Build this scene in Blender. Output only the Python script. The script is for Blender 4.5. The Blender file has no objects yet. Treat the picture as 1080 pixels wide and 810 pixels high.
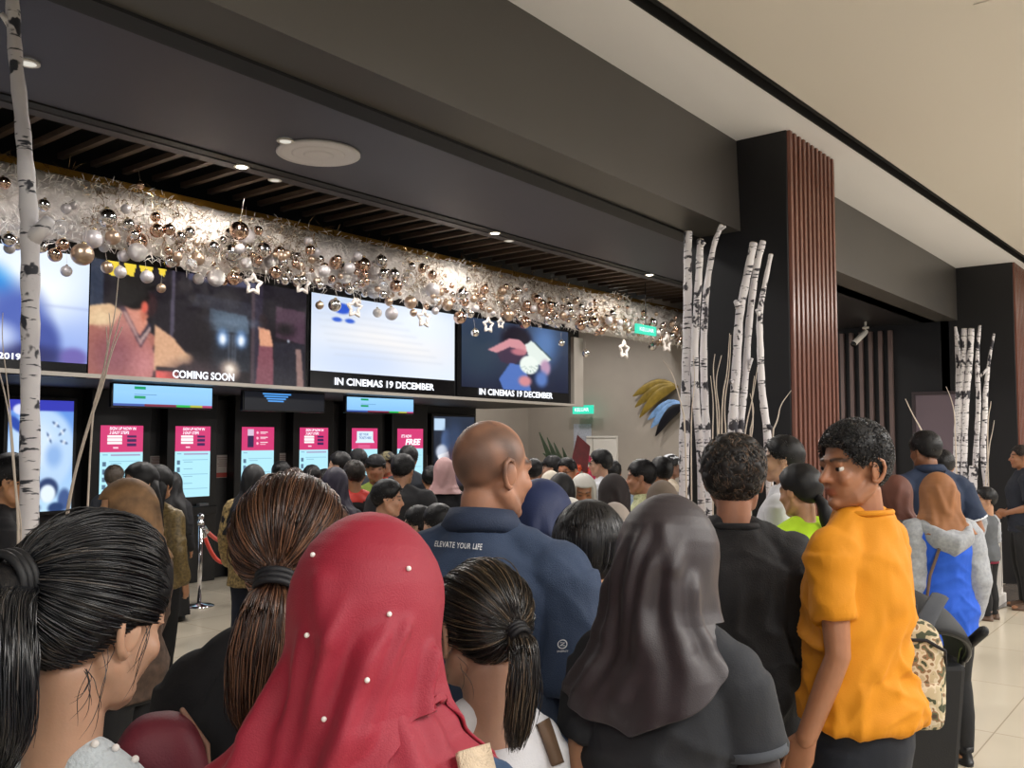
import bpy, math, random
import numpy as np
from mathutils import Vector, Matrix, noise
random.seed(7); np.random.seed(7)
SC = bpy.context.scene
COL = SC.collection
PI = math.pi
# ------------------------------------------------------------------ camera model (1080 x 810)
FPX, HZ, VPX, CAMH = 960.0, 462.0, 1310.0, 1.72
ANG = math.atan((VPX-540)/FPX)            # angle between the view direction and the world X axis (the screen wall runs along X)
PITCH = math.atan((HZ-405)/FPX)
EYE = Vector((0, 0, CAMH))
FH = Vector((math.cos(ANG), math.sin(ANG), 0)); RT = Vector((math.sin(ANG), -math.cos(ANG), 0)); UPZ = Vector((0, 0, 1))
FW = FH*math.cos(PITCH)+UPZ*math.sin(PITCH); UP = RT.cross(FW)
def ray(px, py): return FW+RT*((px-540)/FPX)+UP*((405-py)/FPX)
def at(px, py, d):                         # the point seen at a pixel, d metres ahead along the ground
    r = ray(px, py); return EYE+r*(d/r.dot(FH))
def onZ(px, py, z): r = ray(px, py); return EYE+r*((z-CAMH)/r.z)
def onY(px, py, Y): r = ray(px, py); return EYE+r*(Y/r.y)
def onX(px, py, X): r = ray(px, py); return EYE+r*(X/r.x)
# ------------------------------------------------------------------ colours and materials
def lin(c):
    c = np.asarray(c, float); return np.where(c <= .04045, c/12.92, ((c+.055)/1.055)**2.4)
def hx(s):
    s = s.lstrip('#'); return tuple(float(v) for v in lin([int(s[i:i+2], 16)/255 for i in (0, 2, 4)]))
MATS = {}
def mat(name, col='#808080', rough=.6, metal=0, var=0, vscale=8, bump=0, bscale=60, emit=0, trans=0, attr=False, stretch=None, spec=.5, coat=0, sheen=0, sss=0):
    """one node material; var mottles the colour, bump roughens the relief, attr multiplies in the mesh's own colour attribute"""
    if name in MATS: return MATS[name]
    m = bpy.data.materials.new(name); m.use_nodes = True; nt = m.node_tree; N, L = nt.nodes, nt.links
    b = N['Principled BSDF']; c = hx(col) if isinstance(col, str) else col
    b.inputs['Base Color'].default_value = (*c, 1); b.inputs['Roughness'].default_value = rough; b.inputs['Metallic'].default_value = metal
    b.inputs['Specular IOR Level'].default_value = spec
    if coat: b.inputs['Coat Weight'].default_value = coat
    if sheen: b.inputs['Sheen Weight'].default_value = sheen
    if trans: b.inputs['Transmission Weight'].default_value = trans
    if sss: b.inputs['Subsurface Weight'].default_value = sss; b.inputs['Subsurface Radius'].default_value = (.02, .008, .004); b.inputs['Subsurface Scale'].default_value = .5
    src = None
    if attr:
        a = N.new('ShaderNodeAttribute'); a.attribute_name = 'Col'; src = a.outputs['Color']
    tc = N.new('ShaderNodeTexCoord'); vec = tc.outputs['Object']
    if stretch:
        mp = N.new('ShaderNodeMapping'); mp.inputs['Scale'].default_value = stretch; L.new(vec, mp.inputs['Vector']); vec = mp.outputs['Vector']
    if var:
        n = N.new('ShaderNodeTexNoise'); n.inputs['Scale'].default_value = vscale; n.inputs['Detail'].default_value = 4; L.new(vec, n.inputs['Vector'])
        r = N.new('ShaderNodeMapRange'); r.inputs['To Min'].default_value = 1-var; r.inputs['To Max'].default_value = 1+var
        r.inputs['From Min'].default_value = .25; r.inputs['From Max'].default_value = .75; L.new(n.outputs['Fac'], r.inputs['Value'])
        x = N.new('ShaderNodeVectorMath'); x.operation = 'SCALE'; L.new(r.outputs['Result'], x.inputs['Scale'])
        if src: L.new(src, x.inputs[0])
        else: x.inputs[0].default_value = c
        src = x.outputs['Vector']
    if src: L.new(src, b.inputs['Base Color'])
    if bump:
        n = N.new('ShaderNodeTexNoise'); n.inputs['Scale'].default_value = bscale; n.inputs['Detail'].default_value = 3; L.new(vec, n.inputs['Vector'])
        p = N.new('ShaderNodeBump'); p.inputs['Strength'].default_value = bump; p.inputs['Distance'].default_value = .01; L.new(n.outputs['Fac'], p.inputs['Height']); L.new(p.outputs['Normal'], b.inputs['Normal'])
    if emit:
        b.inputs['Emission Strength'].default_value = emit
        if src: L.new(src, b.inputs['Emission Color']); b.inputs['Base Color'].default_value = (0, 0, 0, 1); [L.remove(l) for l in list(b.inputs['Base Color'].links)]
        else: b.inputs['Emission Color'].default_value = (*c, 1); b.inputs['Base Color'].default_value = (0, 0, 0, 1)
    MATS[name] = m; return m
# ------------------------------------------------------------------ mesh building
def rotm(rx=0, ry=0, rz=0): return Matrix.Rotation(rz, 4, 'Z') @ Matrix.Rotation(ry, 4, 'Y') @ Matrix.Rotation(rx, 4, 'X')
class MB:
    """collects shapes, then links them as one mesh object"""
    def __init__(s): s.V = []; s.F = []; s.I = []; s.n = 0; s.M = None
    def add(s, v, f, mi=0):
        v = np.asarray(v, float).reshape(-1, 3)
        if s.M is not None:
            m = np.array(s.M); v = v@m[:3, :3].T+m[:3, 3]
        s.V.append(v); s.F += [tuple(i+s.n for i in q) for q in f]; s.I += [mi]*len(f); s.n += len(v)
    def box(s, c, d, R=None, mi=0):
        x, y, z = (k/2 for k in d)
        v = np.array([(a*x, b*y, e*z) for a in (-1, 1) for b in (-1, 1) for e in (-1, 1)])
        if R is not None: v = v@np.array(R)[:3, :3].T
        s.add(v+np.array(c), [(0, 1, 3, 2), (4, 6, 7, 5), (0, 4, 5, 1), (2, 3, 7, 6), (0, 2, 6, 4), (1, 5, 7, 3)], mi)
    def hexa(s, p, mi=0):                   # bottom four then top four, same order round
        s.add(np.array([tuple(q) for q in p]), [(3, 2, 1, 0), (4, 5, 6, 7), (0, 1, 5, 4), (1, 2, 6, 5), (2, 3, 7, 6), (3, 0, 4, 7)], mi)
    def quad(s, p, mi=0): s.add(np.array([tuple(q) for q in p]), [tuple(range(len(p)))], mi)
    def prism(s, pts, z0, z1, M=None, mi=0):
        k = len(pts); v = np.array([(x, y, z0) for x, y in pts]+[(x, y, z1) for x, y in pts])
        if M is not None: m = np.array(M); v = v@m[:3, :3].T+m[:3, 3]
        s.add(v, [tuple(range(k))[::-1], tuple(range(k, 2*k))]+[(i, (i+1) % k, k+(i+1) % k, k+i) for i in range(k)], mi)
    def ell(s, c, r, R=None, nu=16, nv=10, mi=0):
        r = (r, r, r) if isinstance(r, (int, float)) else r
        v = [(0, 0, r[2])]; f = []
        for j in range(1, nv):
            t = PI*j/nv
            for i in range(nu):
                a = 2*PI*i/nu; v.append((r[0]*math.sin(t)*math.cos(a), r[1]*math.sin(t)*math.sin(a), r[2]*math.cos(t)))
        v.append((0, 0, -r[2])); e = len(v)-1
        for i in range(nu):
            k = (i+1) % nu; f.append((0, 1+i, 1+k)); f.append((e, e-nu+k, e-nu+i))
            for j in range(nv-2): a = 1+j*nu; f.append((a+i, a+nu+i, a+nu+k, a+k))
        v = np.array(v)
        if R is not None: v = v@np.array(R)[:3, :3].T
        s.add(v+np.array(tuple(c)), f, mi)
    def tube(s, pts, rad, seg=12, round_=True, flat=None, mi=0, closed=False):
        """swept tube; rad is one radius or one per point; flat=(across, thickness, axis)"""
        P = [Vector(p) for p in pts]; n = len(P); rad = [rad]*n if isinstance(rad, (int, float)) else list(rad)
        if round_ and not closed:
            d0 = (P[0]-P[1]).normalized(); d1 = (P[-1]-P[-2]).normalized()
            P = [P[0]+d0*rad[0]*k for k in (.98, .7)]+P+[P[-1]+d1*rad[-1]*k for k in (.7, .98)]
            rad = [rad[0]*.2, rad[0]*.72]+rad+[rad[-1]*.72, rad[-1]*.2]; n += 4
        T = [((P[(i+1) % n]-P[i-1]) if closed else (P[min(i+1, n-1)]-P[max(i-1, 0)])).normalized() for i in range(n)]
        u = T[0].orthogonal().normalized()
        if flat: u = (Vector(flat[2])-T[0]*Vector(flat[2]).dot(T[0])).normalized()
        v = []
        for i in range(n):
            u = (u-T[i]*u.dot(T[i])).normalized(); w = T[i].cross(u)
            for k in range(seg):
                a = 2*PI*k/seg; ca, sa = math.cos(a), math.sin(a)
                if flat: ca *= flat[0]; sa *= flat[1]
                v.append(tuple(P[i]+(u*ca+w*sa)*rad[i]))
        m = n if closed else n-1
        f = [((i % n)*seg+k, (i % n)*seg+(k+1) % seg, ((i+1) % n)*seg+(k+1) % seg, ((i+1) % n)*seg+k) for i in range(m) for k in range(seg)]
        if not closed: f += [tuple(range(seg))[::-1], tuple(range((n-1)*seg, n*seg))]
        s.add(v, f, mi)
    def loft(s, st, seg=28, pw=2.0, mi=0, caps=(True, True)):
        """st: (z, rx, ry, cy[, cx]) cross sections, bottom to top; pw over 2 squares the section off"""
        v = []
        for q in st:
            z, rx, ry, cy = q[:4]; cx = q[4] if len(q) > 4 else 0
            for k in range(seg):
                a = 2*PI*k/seg; ca, sa = math.cos(a), math.sin(a)
                v.append((cx+rx*math.copysign(abs(ca)**(2/pw), ca), cy+ry*math.copysign(abs(sa)**(2/pw), sa), z))
        n = len(st); f = [(i*seg+k, i*seg+(k+1) % seg, (i+1)*seg+(k+1) % seg, (i+1)*seg+k) for i in range(n-1) for k in range(seg)]
        if caps[0]: f.append(tuple(range(seg))[::-1])
        if caps[1]: f.append(tuple(range((n-1)*seg, n*seg)))
        s.add(v, f, mi)
    def lathe(s, prof, c=(0, 0, 0), seg=20, mi=0): s.M2 = None; s.add([(c[0]+r*math.cos(2*PI*k/seg), c[1]+r*math.sin(2*PI*k/seg), c[2]+z) for z, r in prof for k in range(seg)], [(i*seg+k, i*seg+(k+1) % seg, (i+1)*seg+(k+1) % seg, (i+1)*seg+k) for i in range(len(prof)-1) for k in range(seg)]+[tuple(range(seg))[::-1], tuple(range((len(prof)-1)*seg, len(prof)*seg))], mi)
    def mesh(s, name):
        m = bpy.data.meshes.new(name); m.from_pydata(np.concatenate(s.V).tolist() if s.V else [], [], s.F); m.polygons.foreach_set('material_index', s.I); m.update(); return m
    def build(s, name, mats, parent=None, smooth=True, bevel=0):
        return link(name, s.mesh(name), mats, parent, smooth, bevel)
def link(name, me, mats, parent=None, smooth=True, bevel=0):
    o = bpy.data.objects.new(name, me); COL.objects.link(o)
    for m in (mats if isinstance(mats, (list, tuple)) else [mats]): me.materials.append(m)
    if smooth == 'auto':
        me.polygons.foreach_set('use_smooth', [True]*len(me.polygons)); me.set_sharp_from_angle(angle=math.radians(38))
    elif smooth: me.polygons.foreach_set('use_smooth', [True]*len(me.polygons))
    if bevel:
        b = o.modifiers.new('b', 'BEVEL'); b.width = bevel; b.segments = 2; b.limit_method = 'ANGLE'
    if parent: o.parent = parent
    return o
def tag(o, label=None, cat=None, group=None, kind=None):
    for k, v in (('label', label), ('category', cat), ('group', group), ('kind', kind)):
        if v: o[k] = v
    return o
def empty(name, label=None, cat=None, loc=(0, 0, 0), rz=0, group=None):
    o = bpy.data.objects.new(name, None); COL.objects.link(o); o.empty_display_size = .1; o.location = loc; o.rotation_euler = (0, 0, rz); return tag(o, label, cat, group)
def struct(name, mb, m, bevel=0, smooth=False): return tag(mb.build(name, m, None, smooth, bevel), kind='structure')
def copy_tree(o, parent=None):
    c = o.copy(); COL.objects.link(c); c.parent = parent
    for ch in [x for x in KIDS.get(o.name, [])]: copy_tree(ch, c)
    return c
KIDS = {}
def kids(o): KIDS[o.name] = list(o.children); [kids(c) for c in o.children]; return o
def colattr(me, cols):
    a = me.color_attributes.new('Col', 'FLOAT_COLOR', 'POINT'); c = np.ones((len(me.vertices), 4)); c[:, :3] = cols; a.data.foreach_set('color', c.ravel())
def verts(me):
    a = np.empty(len(me.vertices)*3); me.vertices.foreach_get('co', a); return a.reshape(-1, 3)
def normals(me):
    a = np.empty(len(me.vertices)*3); me.vertices.foreach_get('normal', a); return a.reshape(-1, 3)
def fuse(mb, voxel, it=4, fac=.5):
    """merge the overlapping shapes of an MB into one continuous skin"""
    t = bpy.data.objects.new('tmp', mb.mesh('tmp')); COL.objects.link(t)
    r = t.modifiers.new('r', 'REMESH'); r.mode = 'VOXEL'; r.voxel_size = voxel; r.use_smooth_shade = True
    if it: q = t.modifiers.new('s', 'SMOOTH'); q.factor = fac; q.iterations = it
    dg = bpy.context.evaluated_depsgraph_get(); me = bpy.data.meshes.new_from_object(t.evaluated_get(dg)); old = t.data
    bpy.data.objects.remove(t); bpy.data.meshes.remove(old); me.materials.clear(); return me
def nz(p, k, off=0):                        # vectorised-looking smooth noise on points
    return np.array([noise.noise((q[0]*k[0]+off, q[1]*k[1]+off*1.7, q[2]*k[2]-off)) for q in p])
def sstep(a, b, x): t = np.clip((x-a)/(b-a), 0, 1); return t*t*(3-2*t)
def strands(lines, rad, sides=3):
    """many thin tapered tubes in one go: lines (n, m, 3), rad per line"""
    L = np.asarray(lines, float); n, m, _ = L.shape; T = np.gradient(L, axis=1); T /= np.linalg.norm(T, axis=2, keepdims=True)+1e-9
    ref = np.where(np.abs(T[..., 2:3]) < .9, np.array([0, 0, 1.]), np.array([1., 0, 0])); U = np.cross(T, ref); U /= np.linalg.norm(U, axis=2, keepdims=True)+1e-9; W = np.cross(T, U)
    tp = np.interp(np.linspace(0, 1, m), [0, .1, .75, 1], [.7, 1, 1, .25]); R = np.broadcast_to(np.asarray(rad), (n,))[:, None]*tp[None]
    V = np.stack([L+(U*math.cos(2*PI*k/sides)+W*math.sin(2*PI*k/sides))*R[..., None] for k in range(sides)], axis=2).reshape(-1, 3)
    b = (np.arange(n)[:, None]*m+np.arange(m-1)[None]).ravel()*sides; F = []
    for k in range(sides):
        k2 = (k+1) % sides; F.append(np.stack([b+k, b+k2, b+sides+k2, b+sides+k], 1))
    return V, np.concatenate(F)
def raw_mesh(name, V, F):
    me = bpy.data.meshes.new(name); me.from_pydata(np.asarray(V).tolist(), [], np.asarray(F).tolist()); me.update(); return me
def text_mesh(body, size, bold=0, shear=0, depth=.002, align='LEFT', space=1):
    c = bpy.data.curves.new('t', 'FONT'); c.body = body; c.size = size; c.shear = shear; c.offset = bold; c.extrude = depth; c.align_x = align; c.space_character = space; c.resolution_u = 3
    t = bpy.data.objects.new('t', c); COL.objects.link(t); me = bpy.data.meshes.new_from_object(t.evaluated_get(bpy.context.evaluated_depsgraph_get())); bpy.data.objects.remove(t); bpy.data.curves.remove(c); return me
def fit_text(name, body, m, M, w, h, parent=None, bold=.01, shear=0, depth=.002):
    """lettering stretched to w x h, its lower left corner at the origin of M"""
    me = text_mesh(body, 1, bold, shear, 0); v = verts(me); lo, hi = v.min(0), v.max(0); v = (v-lo)*np.array([w/max(hi[0]-lo[0], 1e-6), h/max(hi[1]-lo[1], 1e-6), 1]); v[:, 2] = 0
    m4 = np.array(M); v = v@m4[:3, :3].T+m4[:3, 3]; me.vertices.foreach_set('co', v.ravel()); me.update(); me.materials.clear()
    return link(name, me, m, parent, False)
# ------------------------------------------------------------------ little painter for what glowing screens and printed posters show
class Pic:
    def __init__(s, w, h, bg): s.w, s.h = w, h; s.a = np.zeros((h, w, 3)); s.a[:] = np.array([int(bg[i:i+2], 16)/255 for i in (1, 3, 5)]); s.X, s.Y = np.meshgrid((np.arange(w)+.5)/w, (np.arange(h)+.5)/h)
    def mix(s, m, c, al=1): c = np.array([int(c[i:i+2], 16)/255 for i in (1, 3, 5)]); m = (np.clip(m, 0, 1)*al)[..., None]; s.a = s.a*(1-m)+c*m
    def rect(s, x0, y0, x1, y1, c, al=1): s.mix(((s.X >= x0) & (s.X <= x1) & (s.Y >= y0) & (s.Y <= y1)).astype(float), c, al)
    def ell(s, x, y, rx, ry, c, soft=.3, al=1, rot=0):
        dx, dy = s.X-x, s.Y-y; k, q = math.cos(rot), math.sin(rot); d = np.sqrt(((dx*k+dy*q)/rx)**2+((-dx*q+dy*k)/ry)**2); s.mix(sstep(1+soft, 1-soft, d), c, al)
    def poly(s, pts, c, al=1):
        m = np.zeros((s.h, s.w), bool); n = len(pts)
        for i in range(n):
            (x0, y0), (x1, y1) = pts[i], pts[(i+1) % n]
            if y0 == y1: continue
            cnd = ((y0 > s.Y) != (y1 > s.Y)) & (s.X < (x1-x0)*(s.Y-y0)/(y1-y0)+x0); m ^= cnd
        s.mix(m.astype(float), c, al)
    def blur(s, n=1):
        for _ in range(n):
            p = np.pad(s.a, ((1, 1), (1, 1), (0, 0)), 'edge'); s.a = (p[:-2, 1:-1]+p[2:, 1:-1]+p[1:-1, :-2]+p[1:-1, 2:]+2*p[1:-1, 1:-1])/6
    def grad(s, c0, c1, vert=True):
        a, b = (np.array([int(c[i:i+2], 16)/255 for i in (1, 3, 5)]) for c in (c0, c1)); t = (s.Y if vert else s.X)[..., None]; s.a = a*(1-t)+b*t
    def build(s, name, m, p00, p10, p01, parent=None):
        """p00 top left, p10 top right, p01 bottom left corners"""
        p00, p10, p01 = (np.array(tuple(p)) for p in (p00, p10, p01)); w, h = s.w, s.h
        ui = (np.arange(w))/(w-1); vi = np.arange(h)/(h-1)
        V = p00+ui[None, :, None]*(p10-p00)+vi[:, None, None]*(p01-p00); i = (np.arange(h-1)[:, None]*w+np.arange(w-1)[None]).ravel()
        me = raw_mesh(name, V.reshape(-1, 3), np.stack([i, i+w, i+w+1, i+1], 1)); colattr(me, lin(s.a).reshape(-1, 3)); return link(name, me, m, parent, False)
# ================================================================== SETTING
ZW, ZB, ZC = 3.82, 3.17, 4.2               # mall ceiling, underside of the entrance beam, cinema lobby ceiling
YB, XC1, XC2, YS, YK, XG = 2.7, 5.93, 12.15, 8.0, 10.0, 15.2
BLK = mat('black_paint', '#111114', .42, var=.12, vscale=2, bump=.04, bscale=30)
BLK2 = mat('black_matt', '#0d0d0f', .6)
BEAMG = mat('charcoal_beam_paint', '#4a4744', .38, var=.08, vscale=1.2)
CEILD = mat('dark_grey_ceiling_paint', '#42424d', .55, var=.06, vscale=.8)
WHITEC = mat('white_ceiling_paint', '#e8e8ec', .8, var=.015, vscale=.6)
BEIGEC = mat('cream_ceiling_paint', '#d6d1ca', .8, var=.015, vscale=.6)
WOODS = mat('reddish_slat_wood', '#7a5044', .24, var=.22, vscale=6, stretch=(9, 9, .5), bump=.05)
GOLD = mat('brass_trim', '#a37a2c', .38, .55, var=.12, vscale=5)
CONC = mat('polished_concrete_plaster', '#a79f96', .55, var=.10, vscale=1.1)
STEEL = mat('chrome', '#e0e0e4', .12, 1)
SCRN = mat('screen_glow', '#ffffff', .3, emit=1.0, attr=True)
PRINT = mat('printed_surface', '#ffffff', .5, attr=True)
TXW = mat('white_letters_glow', '#f4f7ff', .4, emit=1.35)
BEZ = mat('glossy_bezel', '#08080a', .22)

def floor_mat():
    m = mat('polished_cream_tiles', '#c9bfac', .16, var=.05, vscale=.9); nt = m.node_tree; N, L = nt.nodes, nt.links; b = N['Principled BSDF']
    br = N.new('ShaderNodeTexBrick'); br.offset = 0; br.inputs['Scale'].default_value = 1; br.inputs['Brick Width'].default_value = 1.2; br.inputs['Row Height'].default_value = .6; br.inputs['Mortar Size'].default_value = .004
    br.inputs['Color1'].default_value = (.97, .97, .97, 1); br.inputs['Color2'].default_value = (1, 1, 1, 1); br.inputs['Mortar'].default_value = (.62, .6, .56, 1)
    tc = N.new('ShaderNodeTexCoord'); L.new(tc.outputs['Object'], br.inputs['Vector']); src = b.inputs['Base Color'].links[0].from_socket
    x = N.new('ShaderNodeVectorMath'); x.operation = 'MULTIPLY'; L.new(src, x.inputs[0]); L.new(br.outputs['Color'], x.inputs[1]); L.new(x.outputs['Vector'], b.inputs['Base Color']); return m
m = MB(); m.box((6, 3, -.05), (44, 30, .1)); struct('floor', m, floor_mat())
m = MB(); m.hexa([onZ(*p, z) for z in (.0, .006) for p in ((985, 667), (1110, 622), (1110, 600), (985, 640))]); struct('floor_dark_strip', m, mat('dark_stone_strip', '#5b544e', .12, var=.15, vscale=3))
# mall ceiling: white strip, black track slot, cream field
ys = lambda x: 2.17-.028*(x-3.7)
def strip(name, x0, x1, f0, f1, z0, z1, mt):
    m = MB(); m.hexa([(x0, f0(x0), z0), (x1, f0(x1), z0), (x1, f1(x1), z0), (x0, f1(x0), z0), (x0, f0(x0), z1), (x1, f0(x1), z1), (x1, f1(x1), z1), (x0, f1(x0), z1)]); return struct(name, m, mt)
strip('ceiling_white_strip', -6, 20, lambda x: ys(x)+.05, lambda x: YB+.3, ZW, ZW+.1, WHITEC)
strip('ceiling_cream', -12, 24, lambda x: -9, lambda x: ys(x)-.05, ZW, ZW+.1, BEIGEC)
o = strip('ceiling_slot', -6, 20, lambda x: ys(x)-.06, lambda x: ys(x)+.06, ZW+.06, ZW+.12, BLK2)
m = MB()
for a in (-.045, .045): m.hexa([(x, ys(x)+a+q, z) for z in (ZW-.004, ZW+.06) for x, q in ((-6, -.006), (20, -.006), (20, .006), (-6, .006))])
struct('ceiling_slot_trim', m, BLK2)
m = MB(); rg = random.Random(3)
m.box(((3.69+11.5)/2, 0, 0), (.01, .01, .01)) if False else None
m.hexa([(x, ys(x)+q, z) for z in (ZW+.035, ZW+.06) for x, q in ((-6, -.02), (20, -.02), (20, .02), (-6, .02))]); struct('ceiling_slot_rail', m, mat('dull_black_rail', '#2a2a2a', .3, .4, var=.5, vscale=14))
m = MB(); a = onZ(1029, 6, ZW); m.box((a.x+.2, a.y-.22, ZW-.002), (.45, .45, .006)); struct('ceiling_hatch', m, BEIGEC)
# entrance beams between the columns
m = MB(); m.hexa([(-6, 2.5, ZB), (XC1+.05, 2.7, ZB), (XC1+.05, 3.12, ZB), (-6, 2.75, ZB), (-6, 2.58, ZC+.1), (XC1+.05, 2.74, ZC+.1), (XC1+.05, 3.12, ZC+.1), (-6, 2.75, ZC+.1)]); struct('beam_over_entrance', m, BEAMG)
m = MB(); m.hexa([(-6, 2.40, ZB-.012), (XC1, 3.02, ZB-.012), (XC1, 3.14, ZB-.012), (-6, 2.55, ZB-.012), (-6, 2.40, ZB+.02), (XC1, 3.02, ZB+.02), (XC1, 3.14, ZB+.02), (-6, 2.55, ZB+.02)])
m = MB(); m.hexa([(-6, 2.70, ZB-.014), (XC1, 3.02, ZB-.014), (XC1, 3.16, ZB-.014), (-6, 2.78, ZB-.014), (-6, 2.70, ZB+.03), (XC1, 3.02, ZB+.03), (XC1, 3.16, ZB+.03), (-6, 2.78, ZB+.03)]); struct('beam_edge_trim', m, BLK2)
m = MB(); m.box(((XC1+.9+XC2)/2, YB+.2, (ZB+ZC+.1)/2), (XC2-XC1-.9+.02, .4, ZC+.1-ZB)); struct('beam_over_side_bay', m, BEAMG)
m = MB(); m.box((24.1, -2.5, 1.95), (.2, 15, 3.9)); struct('wall_mall_end', m, WHITEC)
# columns: black sides, wood battens on the front
def column(n, x0, x1, y0, y1, k):
    m = MB(); m.box(((x0+x1)/2, (y0+y1)/2, ZW/2+.02), (x1-x0, y1-y0, ZW+.04)); r = tag(m.build('wall_column_%s' % n, BLK, None, False, .006), kind='structure')
    w = (x1-x0)/k
    for i in range(k):
        b = MB(); b.box((x0+w*(i+.5)-w*.12, y0-.013, ZW/2), (w*.46, .026, ZW-.002)); b.build('batten', WOODS, r, False, .003)
column('near', XC1, XC1+.9, 2.36, 3.15, 11)
column('far', XC2, XC2+.9, 2.08, 2.9, 11)
# lobby end wall behind the far column: battens and a mauve door
m = MB(); m.box((XC2+.1, 4.0, 2.1), (.2, 2.4, 4.2)); struct('wall_side_bay', m, BLK)
yb = [onX(x, 400, XC2).y for x in (946, 893)]
m = MB(); nb = 12
for i in range(nb): m.box((XC2-.03, yb[0]+(i+.5)*(4.9-yb[0])/nb, 1.55), (.06, .045, 3.1))
struct('wall_side_bay_battens', m, mat('dark_walnut', '#6b5a57', .4, var=.2, vscale=5, stretch=(8, 8, .5)))
d0, d1 = onX(1012, 414, XC2), onX(966, 417, XC2)
m = MB(); m.box((XC2-.02, (d0.y+d1.y)/2, d1.z/2), (.04, d1.y-d0.y, d1.z)); dr = struct('door_1', m, mat('mauve_door_paint', '#6d5f68', .45), .004)
m = MB()
for y in (d0.y-.02, d1.y+.02): m.box((XC2-.025, y, d1.z/2), (.05, .04, d1.z))
m.box((XC2-.025, (d0.y+d1.y)/2, d1.z+.02), (.05, d1.y-d0.y+.08, .04)); m.build('door_frame', mat('dark_frame', '#3a3033', .4), dr, False, .003)
m = MB(); m.tube([(XC2-.07, d0.y+.1, .95), (XC2-.07, d0.y+.1, 1.15)], .012, 10); m.build('door_handle', STEEL, dr)
# cinema lobby shell
m = MB(); m.box((6, (3.0+7.0)/2, ZC+.05), (26, 4.0, .1)); struct('ceiling_lobby', m, CEILD)
m = MB(); m.box((6, 10, ZC+.35), (26, 6.4, .1)); struct('ceiling_void', m, mat('void_black', '#060606', .9))
m = MB(); m.box((6, 7.06, ZC+.13), (26, .13, .30)); struct('ceiling_fascia_trim', m, mat('fascia_grey', '#454247', .5))
m = MB(); m.box((6, 6.92, ZC-.004), (26, .11, .02)); struct('ceiling_shadow_gap', m, BLK2)
m = MB(); x = -2.0
while x < 15.1: m.box((x, 7.62, ZC+.02), (.055, 1.0, .05)); x += .30
struct('ceiling_slats', m, mat('brown_ceiling_slats', '#57493f', .5, var=.1))
m = MB(); m.box((4.75, YK+.1, 2.2), (13.5, .2, 4.4)); struct('wall_kiosk', m, BLK)
m = MB(); m.box((13.5, 11.85, 2.2), (4.2, .2, 4.4)); struct('wall_back_recess', m, CONC)
m = MB(); m.box((11.55, 10.95, 2.2), (.1, 1.7, 4.4)); struct('wall_recess_return', m, BLK)
m = MB(); m.box((XG+.1, 9.3, 2.2), (.2, 5.2, 4.4)); struct('wall_concrete', m, CONC)
m = MB(); m.box((XG-.65, 6.75, 2.2), (1.5, .1, 4.4)) ; struct('wall_concrete_return', m, CONC)
a, b = onX(620, 461, XG), onX(652, 461, XG)
m = MB(); m.box((XG-.03, (a.y+b.y)/2, 1.76/2), (.06, a.y-b.y, 1.76)); dr = struct('door_2', m, mat('white_door_paint', '#e6e2dc', .4), .004)
m = MB(); yy = onX(627, 465, XG).y; m.box((XG-.063, yy, .88), (.008, .012, 1.7)); m.box((XG-.063, (a.y+b.y)/2, 1.72), (.008, a.y-b.y, .012)); m.build('door_reveal', mat('door_shadow_line', '#8d8880', .5), dr, False)
# cove over the screens: white face with a brass edge, the box that carries the screens
m = MB(); m.box((6.5, YS+.2, (3.46+4.02)/2), (17.2, .4, 4.02-3.46)); struct('trim_cove', m, mat('white_cove', '#dcd6d0', .8))
m = MB(); m.box((6.5, YS-.03, 4.03), (17.2, .1, .075)); struct('trim_brass', m, GOLD, .008)
m = MB(); m.hexa([(-2, YS+.06, 2.31), (11.72, YS+.06, 2.21), (11.72, YK, 2.21), (-2, YK, 2.31), (-2, YS+.06, 3.5), (11.72, YS+.06, 3.5), (11.72, YK, 3.5), (-2, YK, 3.5)]); struct('wall_screen_box', m, BLK2)
m = MB(); m.hexa([(x, y, z+q) for q in (-.018, .018) for x, y, z in ((-2, YS-.025, 2.315), (11.72, YS-.025, 2.222), (11.72, YS+.065, 2.222), (-2, YS+.065, 2.315))]); m.box((11.62, YS+.03, 2.75), (.25, .07, 1.05)); struct('trim_screen_surround', m, mat('pale_metal_surround', '#a8a29a', .4, .3))

# ================================================================== BIG SCREENS
YF = YS+.03
def corner(x, top, bot): a = onY(x, bot, YF); return a.x, onY(x, top, YF).z, a.z
def big_screen(label, xl, xr, pic, zt, zb, caption=None, cap=None, bez=(0, 0, 0, 0)):
    """xl, xr: pixel columns of the picture edges; bez: extra black border left, right, below (m)"""
    x0, x1 = onY(xl, 380, YF).x, onY(xr, 400, YF).x
    r = empty('cinema_screen', label, 'screen', ((x0+x1)/2, YF, zb-bez[2]), 0, 'screens above the ticket kiosks')
    m = MB(); m.box((0+(bez[1]-bez[0])/2, .015, (zt-zb+bez[2])/2), (x1-x0+bez[0]+bez[1], .03, zt-zb+bez[2])); m.build('bezel', BEZ, r, False)
    w = (x1-x0)/2; h = zt-zb
    pic.build('display', SCRN, (-w, -.004, h+bez[2]), (w, -.004, h+bez[2]), (-w, -.004, bez[2]), r)
    if caption: q0, q1, q2 = onY(cap[0], cap[1], YF-.012), onY(cap[2], cap[3], YF-.012), onY(cap[0], cap[4], YF-.012); fit_text('caption', caption, TXW, Matrix.Translation((q0.x-(x0+x1)/2, -.012, (q0.z+q1.z)/2-zb+bez[2])) @ rotm(PI/2), q1.x-q0.x, q2.z-q0.z, r, .03)
    return r, x0, x1
ZT = 3.34
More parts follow.
